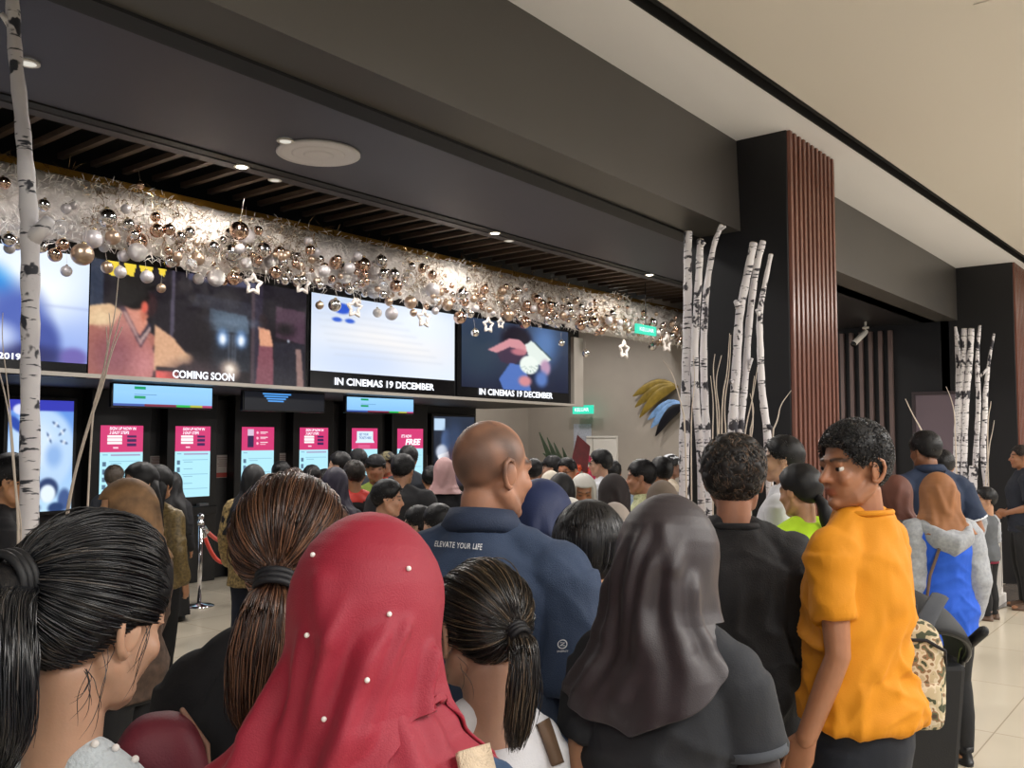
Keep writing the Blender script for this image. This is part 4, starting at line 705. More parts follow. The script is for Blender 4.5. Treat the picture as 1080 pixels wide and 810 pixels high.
    def skirt(s, m, hem=.08, flare=.06, name='skirt', zt=1.0):
        k, g = s.k, s.g; n = 40; S = []
        rows = np.linspace(zt, hem, 12); V = []
        for i, z in enumerate(rows):
            t = i/11
            for j in range(n): a = 2*PI*j/n; f = 1+.07*t*math.sin(a*7+2)+.04*t*math.sin(a*12); V.append((math.cos(a)*(.172*g+flare*t)*f*k, (math.sin(a)*(.126*g+flare*t)*f-.01)*k, z*k))
        F = [(i*n+j, i*n+(j+1) % n, (i+1)*n+(j+1) % n, (i+1)*n+j) for i in range(11) for j in range(n)]+[tuple(range(n))]; mb = MB(); mb.add(V, F); return mb.build(name, m, s.r)
    # ---------------------------------------------------------------- hair
    def cap(s, kind='short', thick=.012, m=None, amp=.004, name='hair', res=None, curl=0, topk=1.0, front=0, seed=0):
        nu, nv = res or ((96, 64) if s.near else (40, 28)); hl = hairline(kind); th = np.linspace(.0001, PI-.0001, nv); ph = np.linspace(0, 2*PI, nu, endpoint=False); T, Pp = np.meshgrid(th, ph, indexing='ij'); D = np.stack([np.sin(T)*np.cos(Pp), np.sin(T)*np.sin(Pp), np.cos(T)], -1).reshape(-1, 3); B = CEN+D*RAD
        w = sstep(-.010, .006, B[:, 2]-hl(B[:, 1])-.004*nz(B, (60, 60, 60), seed)); e = sstep(-.004, .036, B[:, 2]-hl(B[:, 1]))
        t = thick*(.18+.82*e)*(1+(topk-1)*sstep(.03, .11, B[:, 2]))+front*sstep(.05, .1, B[:, 1])*e
        if amp: t = t+amp*e*nz(B, (40, 40, 40) if not curl else (55, 55, 55), seed+3)+amp*.8*e*(1-2*np.abs(nz(B, (24, 24, 24), seed+8)))
        V = CEN+D*(RAD*(.72+.285*w[:, None])+(t*w)[:, None]); i = (np.arange(nv-1)[:, None]*nu+np.arange(nu)[None]); j = (np.arange(nv-1)[:, None]*nu+(np.arange(nu)+1)[None] % nu); F = np.stack([i.ravel(), j.ravel(), (j+nu).ravel(), (i+nu).ravel()], 1)
        V = V@s.Mn[:3, :3].T+s.Mn[:3, 3]; return link(name, raw_mesh(name, V, F), m or HB, s.r)
    def hstr(s, lines, rad, base, spread=.5, hi=None, parent=None, name='hair_strands', sides=3):
        V, F = strands(np.asarray(lines)@s.Mn[:3, :3].T+s.Mn[:3, 3], rad, sides); me = raw_mesh(name, V, F); n, m = len(lines), len(lines[0]); c = np.array(hx(base)); q = np.random.rand(n)
        C = c[None]*(1-spread+2*spread*q[:, None]); 
        if hi: mk = (np.random.rand(n) < hi[1])[:, None]; C = np.where(mk, np.array(hx(hi[0]))[None]*(.6+.8*q[:, None]), C)
        colattr(me, np.repeat(C, m*sides, axis=0)); o = link(name, me, HSTR, s.r)
        if parent: o.parent = parent
        return o
    def ponytail(s, tie, tail, base='#121013', n=900, rad=.0011, thick=.016, lift=.006, tailw=.03, nt=700, band='#14161c', hi=None, capm=None, spread=.5, wisps=0, flat=(1, .8)):
        """hair swept from the hairline to a tie; tie and tail in head coordinates"""
        cap = s.cap('pulled', thick, capm or HB, .0012); hl = hairline('pulled'); tie = np.array(tie); td = (tie-CEN)/RAD; td /= np.linalg.norm(td); L = []; rs = np.random.RandomState(len(tail)*7+n)
        while len(L) < n:
            if len(L) % 5 < 2:
                p = rs.randn(3); p /= np.linalg.norm(p); p = CEN+p*RAD
                if p[2] < hl(p[1])+.004: continue
            elif rs.rand() < .5: y = rs.uniform(-.108, .088); z = float(hl(y))+rs.uniform(-.004, .012); q = 1-((y-CEN[1])/RAD[1])**2-((z-CEN[2])/RAD[2])**2; p = None if q < 0 else np.array([rs.choice([-1, 1])*RAD[0]*math.sqrt(q), y, z])
            else: x = rs.uniform(-.062, .062); z = .066+rs.uniform(-.004, .012); q = 1-(x/RAD[0])**2-((z-CEN[2])/RAD[2])**2; p = None if q < 0 else np.array([x, CEN[1]+RAD[1]*math.sqrt(q), z])
            if p is None: continue
            d = (p-CEN)/RAD; d /= np.linalg.norm(d); om = math.acos(max(-.999, min(.999, d@td))); t = np.linspace(0, 1, 14); sl = (np.sin((1-t)*om)[:, None]*d+np.sin(t*om)[:, None]*td)/math.sin(om)
            r_ = 1.004+thick/.088*(.6+.42*np.minimum(t*4, 1)); q = CEN+sl*RAD*r_[:, None]+sl*(lift*rs.rand()*np.sin(PI*t)+.001)[:, None]; q[:, :] += (rs.randn(3)*.0022)[None]*np.sin(PI*t)[:, None]*1.5
            k = np.clip((t-.8)/.2, 0, 1)[:, None]; q = q*(1-k)+(tie+rs.randn(3)*.008)*k; L.append(q)
        s.hstr(L, rad*(.7+.6*rs.rand(n)), base, spread, hi, cap)
        A = np.array(tail); tt = np.linspace(0, 1, len(A)); u = np.linspace(0, 1, 16); ctr = np.stack([np.interp(u, tt, A[:, i]) for i in range(3)], 1); kk = np.ones(3)/3; ctr[1:-1] = np.stack([np.convolve(ctr[:, i], kk, 'valid') for i in range(3)], 1)
        W = np.interp(u, [0, .12, .5, .85, 1], [.35, .7, 1, .85, .35])*tailw; mb = MB(); mb.M = s.Mh; mb.tube(ctr[:14], W[:14]*.78, 14, True, (*flat, (1, 0, 0))); tl = mb.build('ponytail', capm or HB, s.r); L = []
        for _ in range(nt):
            a = rs.rand()*2*PI; q = math.sqrt(rs.uniform(.45, 1)); ln = rs.uniform(.8, 1.04); uu = np.clip(u*ln, 0, 1.0); c2 = np.stack([np.interp(uu, u, ctr[:, i]) for i in range(3)], 1); w2 = np.interp(uu, u, W); off = np.stack([np.cos(a)*q*w2*flat[0], np.sin(a)*q*w2*flat[1], 0*w2], 1); a2 = rs.randn(3)*.004; L.append(c2+off+a2[None]*(u**1.5)[:, None]+np.array([rs.randn()*.004, rs.randn()*.003, 0])*np.sin(u*rs.uniform(3, 8))[:, None])
        s.hstr(L, rad*(.7+.6*rs.rand(nt)), base, spread, hi, tl)
        mb = MB(); mb.M = s.Mh; d = Vector(ctr[2]-ctr[0]).normalized(); c0 = Vector(tie); [mb.tube([c0+d*(.001+.009*i)+(v_:=d.orthogonal().normalized())*0+(Matrix.Rotation(a, 3, d) @ v_)*(tailw*.5+.004) for a in np.linspace(0, 2*PI, 25)[:-1]], .0055, 8, False, closed=True) for i in range(3)]; mb.build('hair_tie', mat('tie_'+band, band, .6), s.r)
        if wisps:
            L = []
            for _ in range(wisps):
                x = .07+.012*rs.rand(); y = rs.uniform(-.07, .035); z = float(hl(y))+.004; p = np.array([x*rs.choice([1, 1, -1]), y, z]); e = p+np.array([rs.uniform(-.01, .02), rs.uniform(-.02, .03), -rs.uniform(.03, .11)]); t = np.linspace(0, 1, 10)[:, None]; L.append(p*(1-t)+e*t+np.sin(PI*t)*np.array([.006, rs.uniform(-.015, .015), 0])+np.sin(t*9)*np.array([.0, .003, 0])*rs.rand())
            s.hstr(L, .0006, base, spread)
    def tufts(s, n, length, base, rad=.0014, curl=.012, kind='short', flow=(0, -.5, -1), hi=None, spread=.5, thick=.012, up=0, topk=1.0, front=0):
        hl = hairline(kind); L = []; rs = np.random.RandomState(n)
        while len(L) < n:
            d = rs.randn(3); d /= np.linalg.norm(d); B = CEN+d*RAD
            if B[2] < hl(B[1])+.002: continue
            p = CEN+d*(RAD*1.0+thick*(1+(topk-1)*float(sstep(.03, .11, B[2])))+front*float(sstep(.05, .1, B[1]))-.002); f = np.array(flow, float)+rs.randn(3)*.35; f = f-d*(f@d); f /= np.linalg.norm(f)+1e-6; sd = np.cross(d, f); t = np.linspace(0, 1, 9)[:, None]; ln = length*rs.uniform(.6, 1.2); ph = rs.rand()*6
            L.append(p+f*ln*t*(1-.25*t)+d*(up*t*ln+.006*np.sin(PI*t)-.25*ln*t*t)+sd*np.sin(t*rs.uniform(4, 7)+ph)*curl*rs.uniform(.3, 1)*t)
        return s.hstr(L, rad*(.7+.6*rs.rand(n)), base, spread, hi)
    def longhair(s, m=None, z1=-.3, w=.085, name='hair', thick=.016):
        s.cap('loose', thick, m, .003, name); mb = MB(); mb.M = s.Mh; mb.loft([(z1, w*.6, .02, -.085), (z1+.03, w, .04, -.085), (-.12, w*1.05, .055, -.07), (-.04, .09, .06, -.05), (.03, .085, .07, -.04)], 24); return mb.build('hair_length', m or HB, s.r)
    # ---------------------------------------------------------------- headscarf
    def hijab(s, m, hem=-.42, n=None, folds=((9, .006, 0, 3.0), (5, .008, 1, 2.0)), opening=True, hemf=None, ridges=(), noise_=.007, spreadx=1.0, under=None, name='headscarf', hw=1.0, left=1.0, rows=None):
        """cloth from the crown over the shoulders; hem heights are relative to the head centre; hemf(angle) varies the hem; ridges: (a0, z0, a1, z1, width, amp) folds; angles: 0 right, 90 front, 270 back"""
        n = n or (160 if s.near else 56); nr = rows or (110 if s.near else 36); k, g = s.k*spreadx, s.g; q = s.hs
        X_ = s.sx; zt = np.array([.1329, .131, .126, .118, .105, .09, .07, .045, .02]); el = np.sqrt(np.maximum(0, 1-((zt-.015)/.118)**2))
        Z = np.concatenate([[.133], zt, [-.03, -.08, -.105, -.128, -.146, -.166, -.19, -.24, -.32, -.45, -.62]])
        RX = np.concatenate([[.003], .098*el, [.099, .105, .116, .134, .156*X_, .180*X_, .212*X_, .252*X_, .272*X_, .285*X_, .29*X_]]); RY = np.concatenate([[.003], .114*el, [.114, .112, .112, .116, .12, .126, .134, .146, .158, .166, .17]]); CY = np.array([-.010]*12+[-.014, -.016, -.018, -.02, -.02, -.018, -.012, -.008, -.008])
        hd = Z > -.1; wt = sstep(-.19, -.05, Z); sc_ = wt*hw*q+(1-wt)*k*g; RX = RX*sc_; RY = RY*sc_; Zs = np.where(hd, Z*q, -.1*q+(Z+.1)*s.k)
        yw = np.where(Z > -.06, 1., np.interp(Z, [-.17, -.06], [0, 1])); A = np.linspace(0, 2*PI, n, endpoint=False); V = np.zeros((nr, n, 3)); aa = np.degrees(A)
        hems = np.array([hemf(a) if hemf else hem for a in aa])
        for i in range(nr):
            t = i/(nr-1); 
            if t < .5: z = np.full(n, .133*q-(.133+.1)*q*(1-math.cos(t*2*PI/2))) if False else np.full(n, .133*q-.233*q*(t*2)**1.6)
            else: z = -.1*q+(hems*s.k+.1*q)*((t-.5)*2)
            rx, ry, cy, y_ = (np.interp(-z, -Zs, w) for w in (RX, RY, CY, yw)); lo = sstep(-.02, -.2, z)
            f = np.zeros(n)
            for kf, am, ph, tw in folds: f += am*np.sin(kf*A+ph+tw*z*6)*lo
            for a0, z0, a1, z1, wd, am in ridges:
                u = np.clip((z-z0)/(z1-z0), -.1, 1.1); ac = a0+(a1-a0)*u; dd = (aa-ac+180) % 360-180; f += am*np.exp(-(dd/wd)**2)*sstep(-.1, .12, u)*sstep(1.1, .85, u)
            cw = s.yaw*y_; x = (rx+f)*np.cos(A); x = np.where(x < 0, x*(1-(1-left)*lo), x); y = (ry+f)*np.sin(A)
            if opening:
                dd = np.abs((aa-90+180) % 360-180); zz = z/q; w = sstep(46, 38, dd/(1+.0*zz))*sstep(.066, .054, zz)*sstep(-.105, -.07, zz); x = x*(1-.25*w); y = y*(1-.5*w)
            pa = -s.pit*y_; yy, zz_ = y+cy+.02, z+.09; yp = yy*np.cos(pa)-zz_*np.sin(pa)-.02; zp = yy*np.sin(pa)+zz_*np.cos(pa)-.09; xr = x*np.cos(cw)-yp*np.sin(cw); yr = x*np.sin(cw)+yp*np.cos(cw); V[i] = np.stack([xr, yr, zp], 1)
        q_ = V.reshape(-1, 3); lo = sstep(.1, -.15, q_[:, 2]); nn = noise_*nz(q_, (9, 9, 6), 2)*(.35+lo)+noise_*.6*nz(q_, (22, 22, 12), 6)*(.3+lo); rr = np.hypot(q_[:, 0], q_[:, 1])+1e-6; q_[:, :2] += q_[:, :2]/rr[:, None]*nn[:, None]*np.minimum(1, rr/.05)[:, None]
        q_ = q_+np.array(tuple(s.HC)); i = (np.arange(nr-1)[:, None]*n+np.arange(n)[None]); j = (np.arange(nr-1)[:, None]*n+(np.arange(n)+1)[None] % n); F = np.stack([i.ravel(), (i+n).ravel(), (j+n).ravel(), j.ravel()], 1)
        o = link(name, raw_mesh(name, q_, F), m, s.r); b = o.modifiers.new('s', 'SOLIDIFY'); b.thickness = .004 if s.near else .006; b.offset = -1
        if under: mb = MB(); mb.M = s.Mh; mb.ell((0, -.01, .03), (.082, .098, .09)); mb.build('under_scarf', under, s.r)
        return o
# ---------------------------------------------------------------- the people nearest the camera
def on_back(obj, s, name, body, px0, px1, py0, py1, m, shear=0, off=.004, bold=.01, rot=0):
    """lettering laid on the surface of a garment, found by looking along the view ray"""
    me = text_mesh(body, 1, bold, shear, 0, space=1.05) if isinstance(body, str) else body; v = verts(me); lo, hi = v.min(0), v.max(0); u = (v-lo)/np.maximum(hi-lo, 1e-6)
    dg = bpy.context.evaluated_depsgraph_get(); dg.update(); inv = obj.matrix_world.inverted(); ri = s.r.matrix_world.inverted(); out = []; last = None
    for a, b, _ in u:
        d = ray(px0+(px1-px0)*a, py1-(py1-py0)*b+rot*a); o_ = inv @ EYE; dd = (inv.to_3x3() @ d).normalized(); hit, loc, nrm, _i = obj.ray_cast(o_, dd)
        if hit: last = loc+nrm*off
        out.append(tuple(ri @ (obj.matrix_world @ last)) if last is not None else (0, 0, 0))
    me.vertices.foreach_set('co', np.array(out).ravel()); me.update(); me.materials.clear(); return link(name, me, m, s.r, False)
def strap(s, obj, name, pix, w, m, off=.006):
    """a band lying on a garment, following image points"""
    dg = bpy.context.evaluated_depsgraph_get(); dg.update(); inv = obj.matrix_world.inverted(); ri = s.r.matrix_world.inverted(); L, R = [], []
    for i in range(len(pix)-1):
        for t in np.linspace(0, 1, 7)[:(7 if i == len(pix)-2 else -1)]:
            x, y = (np.array(pix[i])*(1-t)+np.array(pix[i+1])*t); dx, dy = np.array(pix[i+1])-np.array(pix[i]); q = math.hypot(dx, dy); nx, ny = -dy/q*w/2, dx/q*w/2; pr = []
            for sg in (-1, 1):
                d = (inv.to_3x3() @ ray(x+sg*nx, y+sg*ny)).normalized(); hit, loc, nrm, _ = obj.ray_cast(inv @ EYE, d); pr.append(ri @ (obj.matrix_world @ (loc+nrm*off)) if hit else None)
            if None not in pr: L.append(pr[0]); R.append(pr[1])
    sm = lambda Q: [tuple(np.mean([tuple(Q[j]) for j in range(max(0, i-3), min(len(Q), i+4))], axis=0)) for i in range(len(Q))]
    L, R = sm(L), sm(R); mb = MB(); n = len(L); mb.add([tuple(p) for p in L+R], [(i, i+1, n+i+1, n+i) for i in range(n-1)]); o = mb.build(name, m, s.r); q = o.modifiers.new('s', 'SOLIDIFY'); q.thickness = .006; q.offset = 0; return o
BLACKT = cloth('black_jersey', '#1b1b1f'); CHAR = cloth('charcoal_jersey', '#2a2e36'); BSW = cloth('black_sweater', '#232326', bump=.25, bscale=220)
JEANS = cloth('dark_jeans', '#141923', var=.15); BLACKP = cloth('black_trousers', '#141416'); NAVYP = cloth('navy_trousers', '#1a2030')

# woman with the black ponytail
s = Person('woman with a black ponytail and pale grey top, largest head in the crowd', 84, 535, 1.25, 16, (12, 14, 0), .86, 'f', 1.02, '#bb937a', .0065, .034, neck=.12)
s.body(); a = s.top(cloth('pale_grey_knit', '#c3ccd2', bump=.5, bscale=160), .8, 'short', .016, .004, hi=1.415)
s.ponytail((-.004, -.124, .042), [(-.004, -.126, .04), (.0, -.158, .03), (.026, -.168, -.03), (.046, -.156, -.10), (.048, -.138, -.18)], '#15161a', 2600, .0011, .02, .006, .066, 1900, '#0d0e12', ('#4a4440', .05), spread=.45, wisps=26)
def studs(s, obj, name, pix, rad, m):
    dg = bpy.context.evaluated_depsgraph_get(); dg.update(); inv = obj.matrix_world.inverted(); ri = s.r.matrix_world.inverted()
    for px, py in pix:
        ok_, loc, nrm, _i = obj.ray_cast(inv @ EYE, (inv.to_3x3() @ ray(px, py)).normalized())
        if ok_: mb = MB(); mb.ell(ri @ (obj.matrix_world @ (loc+nrm*rad*.6)), rad, None, 12, 8); mb.build(name, m, s.r)
studs(s, a, 'pearl', ((121, 791), (141, 803), (158, 811), (100, 786)), .0052, mat('pearl', '#e8e4e0', .15)); s.trousers(BLACKP); s.shoes()
# woman with brown ponytail
s = Person('woman in a black t-shirt with a long glossy brown ponytail', 309, 500, 1.55, 3, (-6, 4, 0), 1.0, 'f', 1.0, '#c29078', .007, .014); s.body(); a = s.top(BLACKT, .8, 'short', .02, .006, hi=1.455, seed=4)
BR = hairm('brown', '#2c1a14', .28); s.ponytail((0, -.112, -.035), [(0, -.114, -.035), (-.002, -.14, -.075), (-.008, -.148, -.14), (-.014, -.142, -.21), (-.016, -.13, -.275)], '#3a231a', 2400, .001, .014, .004, .052, 1300, '#15161c', ('#74503a', .42), BR, .4, 10, (1, .42)); s.trousers(BLACKP); s.shoes()
# maroon backpack behind her left elbow
p = at(168, 790, 1.35); r = empty('backpack', 'dark red fabric bag showing beside the left arm of the woman in black', 'bag', (p.x, p.y, p.z-.12), ANG-PI/2+.3); mb = MB(); mb.loft([(-.16, .05, .04, 0), (-.15, .07, .055, 0), (0, .078, .062, 0), (.10, .072, .058, 0), (.155, .05, .045, 0), (.172, .02, .02, 0)], 28, 2.6); me = mb.mesh('bag_body'); link('bag_body', me, cloth('maroon_canvas', '#6d2433', .6), r).modifiers.new('s', 'SUBSURF').levels = 1
mb = MB(); mb.tube([(.06, -.03, -.14), (.075, -.012, 0), (.066, .0, .12), (.03, .01, .17)], .004, 8); mb.build('piping', mat('tan_piping', '#8d6a58', .6), r)
# woman in the red headscarf
s = Person('woman in a crimson headscarf dotted with white beads', 387, 535, 1.18, 4, (4, 8, 0), 1.0, 'f', 1.0, '#b98a68', .0075, .022); s.noears = True; s.body(); RED = cloth('crimson_georgette', '#93162f', .6, .05, vscale=5, bump=.2, bscale=500, sheen=.04)
top_ = s.top(cloth('blue_denim_print', '#2f4a6c', var=.4, vscale=40), .75, 'long', .012, .003)
def hemR(a): return float(np.interp((a+90) % 360, [0, 60, 90, 110, 140, 170, 185, 215, 235, 360], [-.47, -.3, -.115, -.10, -.095, -.105, -.15, -.36, -.5, -.5][::1])) if False else float(np.interp((a-90) % 360, [0, 40, 110, 160, 180, 205, 225, 245, 262, 275, 300, 360], [-.5, -.5, -.5, -.40, -.25, -.15, -.12, -.105, -.10, -.10, -.2, -.5]))
h2 = s.hijab(RED, -.5, folds=((5, .006, .5, .8),), hemf=lambda a: -.50+.20*math.exp(-(((a-2+180) % 360-180)/26)**2), ridges=((285, -.14, 262, -.5, 9, .016), (310, -.1, 300, -.45, 8, .014), (250, -.14, 246, -.5, 8, .012), (335, -.1, 332, -.35, 9, .012)), noise_=.010, hw=.9, spreadx=.965, opening=False, name='headscarf_under_layer')
hj = s.hijab(RED, -.5, folds=((4, .005, .5, .8),), hemf=hemR, ridges=((318, -.0, 282, -.13, 6, .016), (305, .0, 258, -.19, 6, .014), (292, -.02, 238, -.30, 7, .022), (272, .01, 222, -.34, 7, .016), (345, -.03, 325, -.12, 6, .018), (215, -.06, 222, -.40, 9, .022), (240, -.03, 232, -.45, 7, .014), (195, -.08, 203, -.36, 8, .018), (252, .06, 262, -.03, 10, .008)), noise_=.011, hw=.985, spreadx=1.02)
for o_ in (h2,): o_.parent = hj
studs(s, hj, 'bead', ((331, 586), (430, 600), (410, 648), (325, 670), (386, 717)), .0032, mat('white_bead', '#f2ece8', .2)); studs(s, h2 if False else hj, 'bead', ((342, 758), (237, 792)), .0032, mat('white_bead')); studs(s, h2, 'bead', ((380, 770),), .0032, mat('white_bead'))
CREAM = cloth('cream_webbing', '#cdb9a0', .8, .1, vscale=60, bump=.6, bscale=260)
strap(s, h2, 'bag_strap', [(478, 730), (484, 765), (491, 800), (497, 835)], 33, CREAM, .016); s.skirt(cloth('blue_denim_print', '#2f4a6c'), .06, .1); s.shoes()
# girl with ponytail
s = Person('girl with a dark ponytail and white top in front of the navy polo', 511, 593, 1.70, -24, (-8, 6, 0), .82, 'f', .97, '#ad8570', .007, .012); s.body(); a = s.top(cloth('white_cotton', '#cfcfd4'), .8, 'short', .014, .005, hi=1.40, seed=8)
s.ponytail((.010, -.112, .008), [(.010, -.114, .008), (.008, -.142, -.01), (.002, -.148, -.07), (-.008, -.14, -.13), (-.016, -.128, -.19)], '#1b1613', 1300, .001, .010, .004, .026, 800, '#17171b', ('#5a4a38', .2), hairm('darkbrown', '#15110f'), .45, 24)
strap(s, a, 'shoulder_strap', [(566, 752), (576, 775), (590, 815)], 12, cloth('brown_strap', '#5a4534', .6), .006); s.trousers(JEANS); s.shoes()
# man with the shaved head
def stub(s, h, tint):
    x, y, z = h.T; hl = hairline('short'); m = sstep(-.004, .02, z-hl(y)-.002*np.sin(x*90)); m *= sstep(.075, .03, np.maximum(y, 0)+np.maximum(z-.075, 0)*1.6*(y > -.02)); n = .75+.5*nz(h, (25, 25, 25), 2); tint(np.clip(m*n, 0, 1), '#3c302c', .82)
    b = sstep(.0, .03, y)*sstep(-.045, -.06, z)*sstep(-.125, -.1, z); tint(b, '#3a2c27', .3)
s = Person('man with a shaved head in a navy polo shirt printed on the back', 512, 443, 2.18, 16, (38, 3, 0), 1.02, 'm', 1.04, '#b28066', .0065, .001); s.body(stub); POLO = cloth('navy_polo', '#33435e', .8, .06, bump=.35, bscale=420)
a = s.top(POLO, .8, 'short', .028, .014, sl=.86, seed=2); s.neckband(cloth('navy_polo_collar', '#2b374f', .8, bump=.3), .074, 1.474, tall=.038, name='collar', tilt=.16)
PG = cloth('pale_blue_grey_rib', '#8fa0b6'); s.cuff('R', PG, .86, .028, .028); s.cuff('L', PG, .86, .028, .028); WP = mat('white_print', '#e6e8ec', .6)
on_back(a, s, 'back_lettering', 'ELEVATE YOUR LIFE', 460, 509, 571.5, 577.5, WP, .25, .006, .012, rot=3.2)
lg = MB(); lg.tube([(math.cos(t), math.sin(t), 0) for t in np.linspace(.6, 6.9, 20)], .16, 4, False); lg.tube([(-.5, .35, 0), (.5, .35, 0), (-.5, -.35, 0), (.5, -.35, 0)], .14, 4, False); lm = lg.mesh('logo'); v = verts(lm); v[:, 2] = 0; lm.vertices.foreach_set('co', v.ravel()); on_back(a, s, 'sleeve_logo', lm, 588.5, 599, 674, 684, WP, 0, .006); on_back(a, s, 'sleeve_lettering', 'ENERGY', 588.5, 600, 685.5, 687.5, WP, 0, .006); s.trousers(BLACKP); s.shoes()
# woman in the dark headscarf
s = Person('woman in a charcoal brown headscarf and black short-sleeved t-shirt', 702, 518, 1.76, 26, (10, 8, 0), .90, 'f', 1.0, '#b98a6c', .0075, .02, arms={'R': ((.222, -.01, 1.10), (.225, .10, .87))}, neck=.066); s.noears = True; s.body(); a = s.top(cloth('faded_black_tee', '#25272c', var=.15), .78, 'short', .018, .014, sl=.50, seed=12, belly=.06)
s.cuff('R', cloth('faded_black_rib', '#474b52'), .50, .018, .016)
mb = MB(); a0, e0, w0 = s.arm('R'); mb.tube([a0.lerp(e0, .3), e0, e0.lerp(w0, .5), w0], [.052*s.k*s.g, .046*s.k*s.g, .041*s.k*s.g, .033*s.k], 18); mb.build('arm_sleeve', cloth('sheer_black_sleeve', '#2a1f1f', .7), s.r)
CH = cloth('charcoal_brown_chiffon', '#312a2e', .5, .05, vscale=4, bump=.15, bscale=420, sheen=.04)
def hemF(a): d = (a-262+180) % 360-180; return -.31+(.2*min(1, d/100) if d > 0 else .05*min(1, -d/60))
s.hijab(CH, -.5, folds=((4, .006, .2, .6),), hemf=hemF, ridges=((310, .03, 288, -.3, 10, 0.023), (288, .02, 250, -.26, 9, 0.020), (270, .05, 228, -.35, 8, 0.017), (328, -.02, 323, -.22, 9, 0.017), (243, .02, 210, -.4, 10, 0.022), (216, -.02, 193, -.36, 10, 0.023), (278, -.1, 266, -.42, 11, 0.017), (304, -.12, 300, -.34, 8, 0.010), (188, -.08, 178, -.3, 9, 0.016), (293, .08, 303, -.02, 9, 0.010)), noise_=.009, hw=.96, spreadx=1.06, left=.86); s.trousers(BLACKP); s.shoes()
# man in the black sweater
s = Person('man with wavy brown-black hair in a black sweater before the birches', 771, 457, 2.9, 2, (20, 4, 0), 1.0, 'm', 1.0, '#b07d63', .008, .03, neck=.108); s.body(); s.top(BSW, .80, 'long', .026, .018, seed=21); s.neckband(BSW)
s.cap('short', .020, hairm('espresso', '#16110f', .6), .008, curl=1, topk=1.3); s.tufts(3200, .055, '#181311', .0014, .02, hi=('#6a523e', .18), thick=.021, topk=1.3, flow=(.3, -.3, -1)); s.trousers(BLACKP); s.shoes()
# boy in the mustard t-shirt
s = Person('teenage boy in a mustard yellow t-shirt looking over his left shoulder', 900, 443, 2.52, -42, (-66, 2, 0), .82, 'm', .98, '#a37052', .005, .018, arms={'L': ((-.222, -.05, 1.13), (-.26, .04, .92)), 'R': ((.21, .02, 1.12), (.2, .15, .93))}); s.body(); s.eyes()
YEL = cloth('mustard_cotton', '#d28708', .8, .03, vscale=5, bump=.15); a = s.top(YEL, .94, 'short', .024, .019, sl=.62, flare=.012, seed=31, sw=.4); s.neckband(YEL, h=.013)
s.cap('short', .009, HB, .003, topk=2.0, front=.010); s.tufts(2600, .015, '#131214', .0011, .005, flow=(0, .5, -.3), thick=.009, topk=2.0, front=.010, hi=('#4a4038', .08), up=.2); s.trousers(JEANS, .02); s.shoes()
# child with the black bob, navy headscarf
s = Person('child with glossy black bobbed hair between the navy polo and the dark headscarf', 621, 530, 2.45, 4, (2, 6, 0), .9, 'f', 1.0, '#c0926f', .0085, .016); s.body(); s.top(cloth('mauve_grey', '#4a4452'), .8, 'long', .02, .006)
s.cap('loose', .022, HB, .002); L = []; rs = np.random.RandomState(5); hl = hairline('loose')
for _ in range(1500):
    a_ = rs.uniform(0, 2*PI); e_ = np.linspace(.15+rs.uniform(0, .5), 1.0, 12)*PI*.78; d = np.stack([np.sin(e_)*math.cos(a_), np.sin(e_)*math.sin(a_), np.cos(e_)], 1)
    if math.sin(a_) > .55: d = d[:6].repeat(2, 0)
    L.append(CEN+d*(RAD*(1.0)+.022)+rs.randn(3)*.001)
s.hstr(L, .0012, '#15151a', .5, ('#4a4a50', .08)); s.trousers(BLACKP); s.shoes()
s = Person('woman in a navy blue headscarf just past the shaved head', 570, 503, 2.75, 6, (10, 6, 0), 1.02, 'f', 1.0, '#b98a68', .009, .02); s.noears = True; s.body(); s.top(cloth('navy_tunic', '#202b48'), .5, 'long', .02); s.hijab(cloth('navy_chiffon', '#1d2c56', .6), -.5, folds=((5, .01, .6, .8),), ridges=((300, .0, 290, -.4, 10, 0.030), (330, 0, 325, -.4, 9, 0.030), (355, -.02, 350, -.4, 9, 0.022), (275, 0, 265, -.4, 9, 0.022)), noise_=.01); s.trousers(NAVYP); s.shoes()
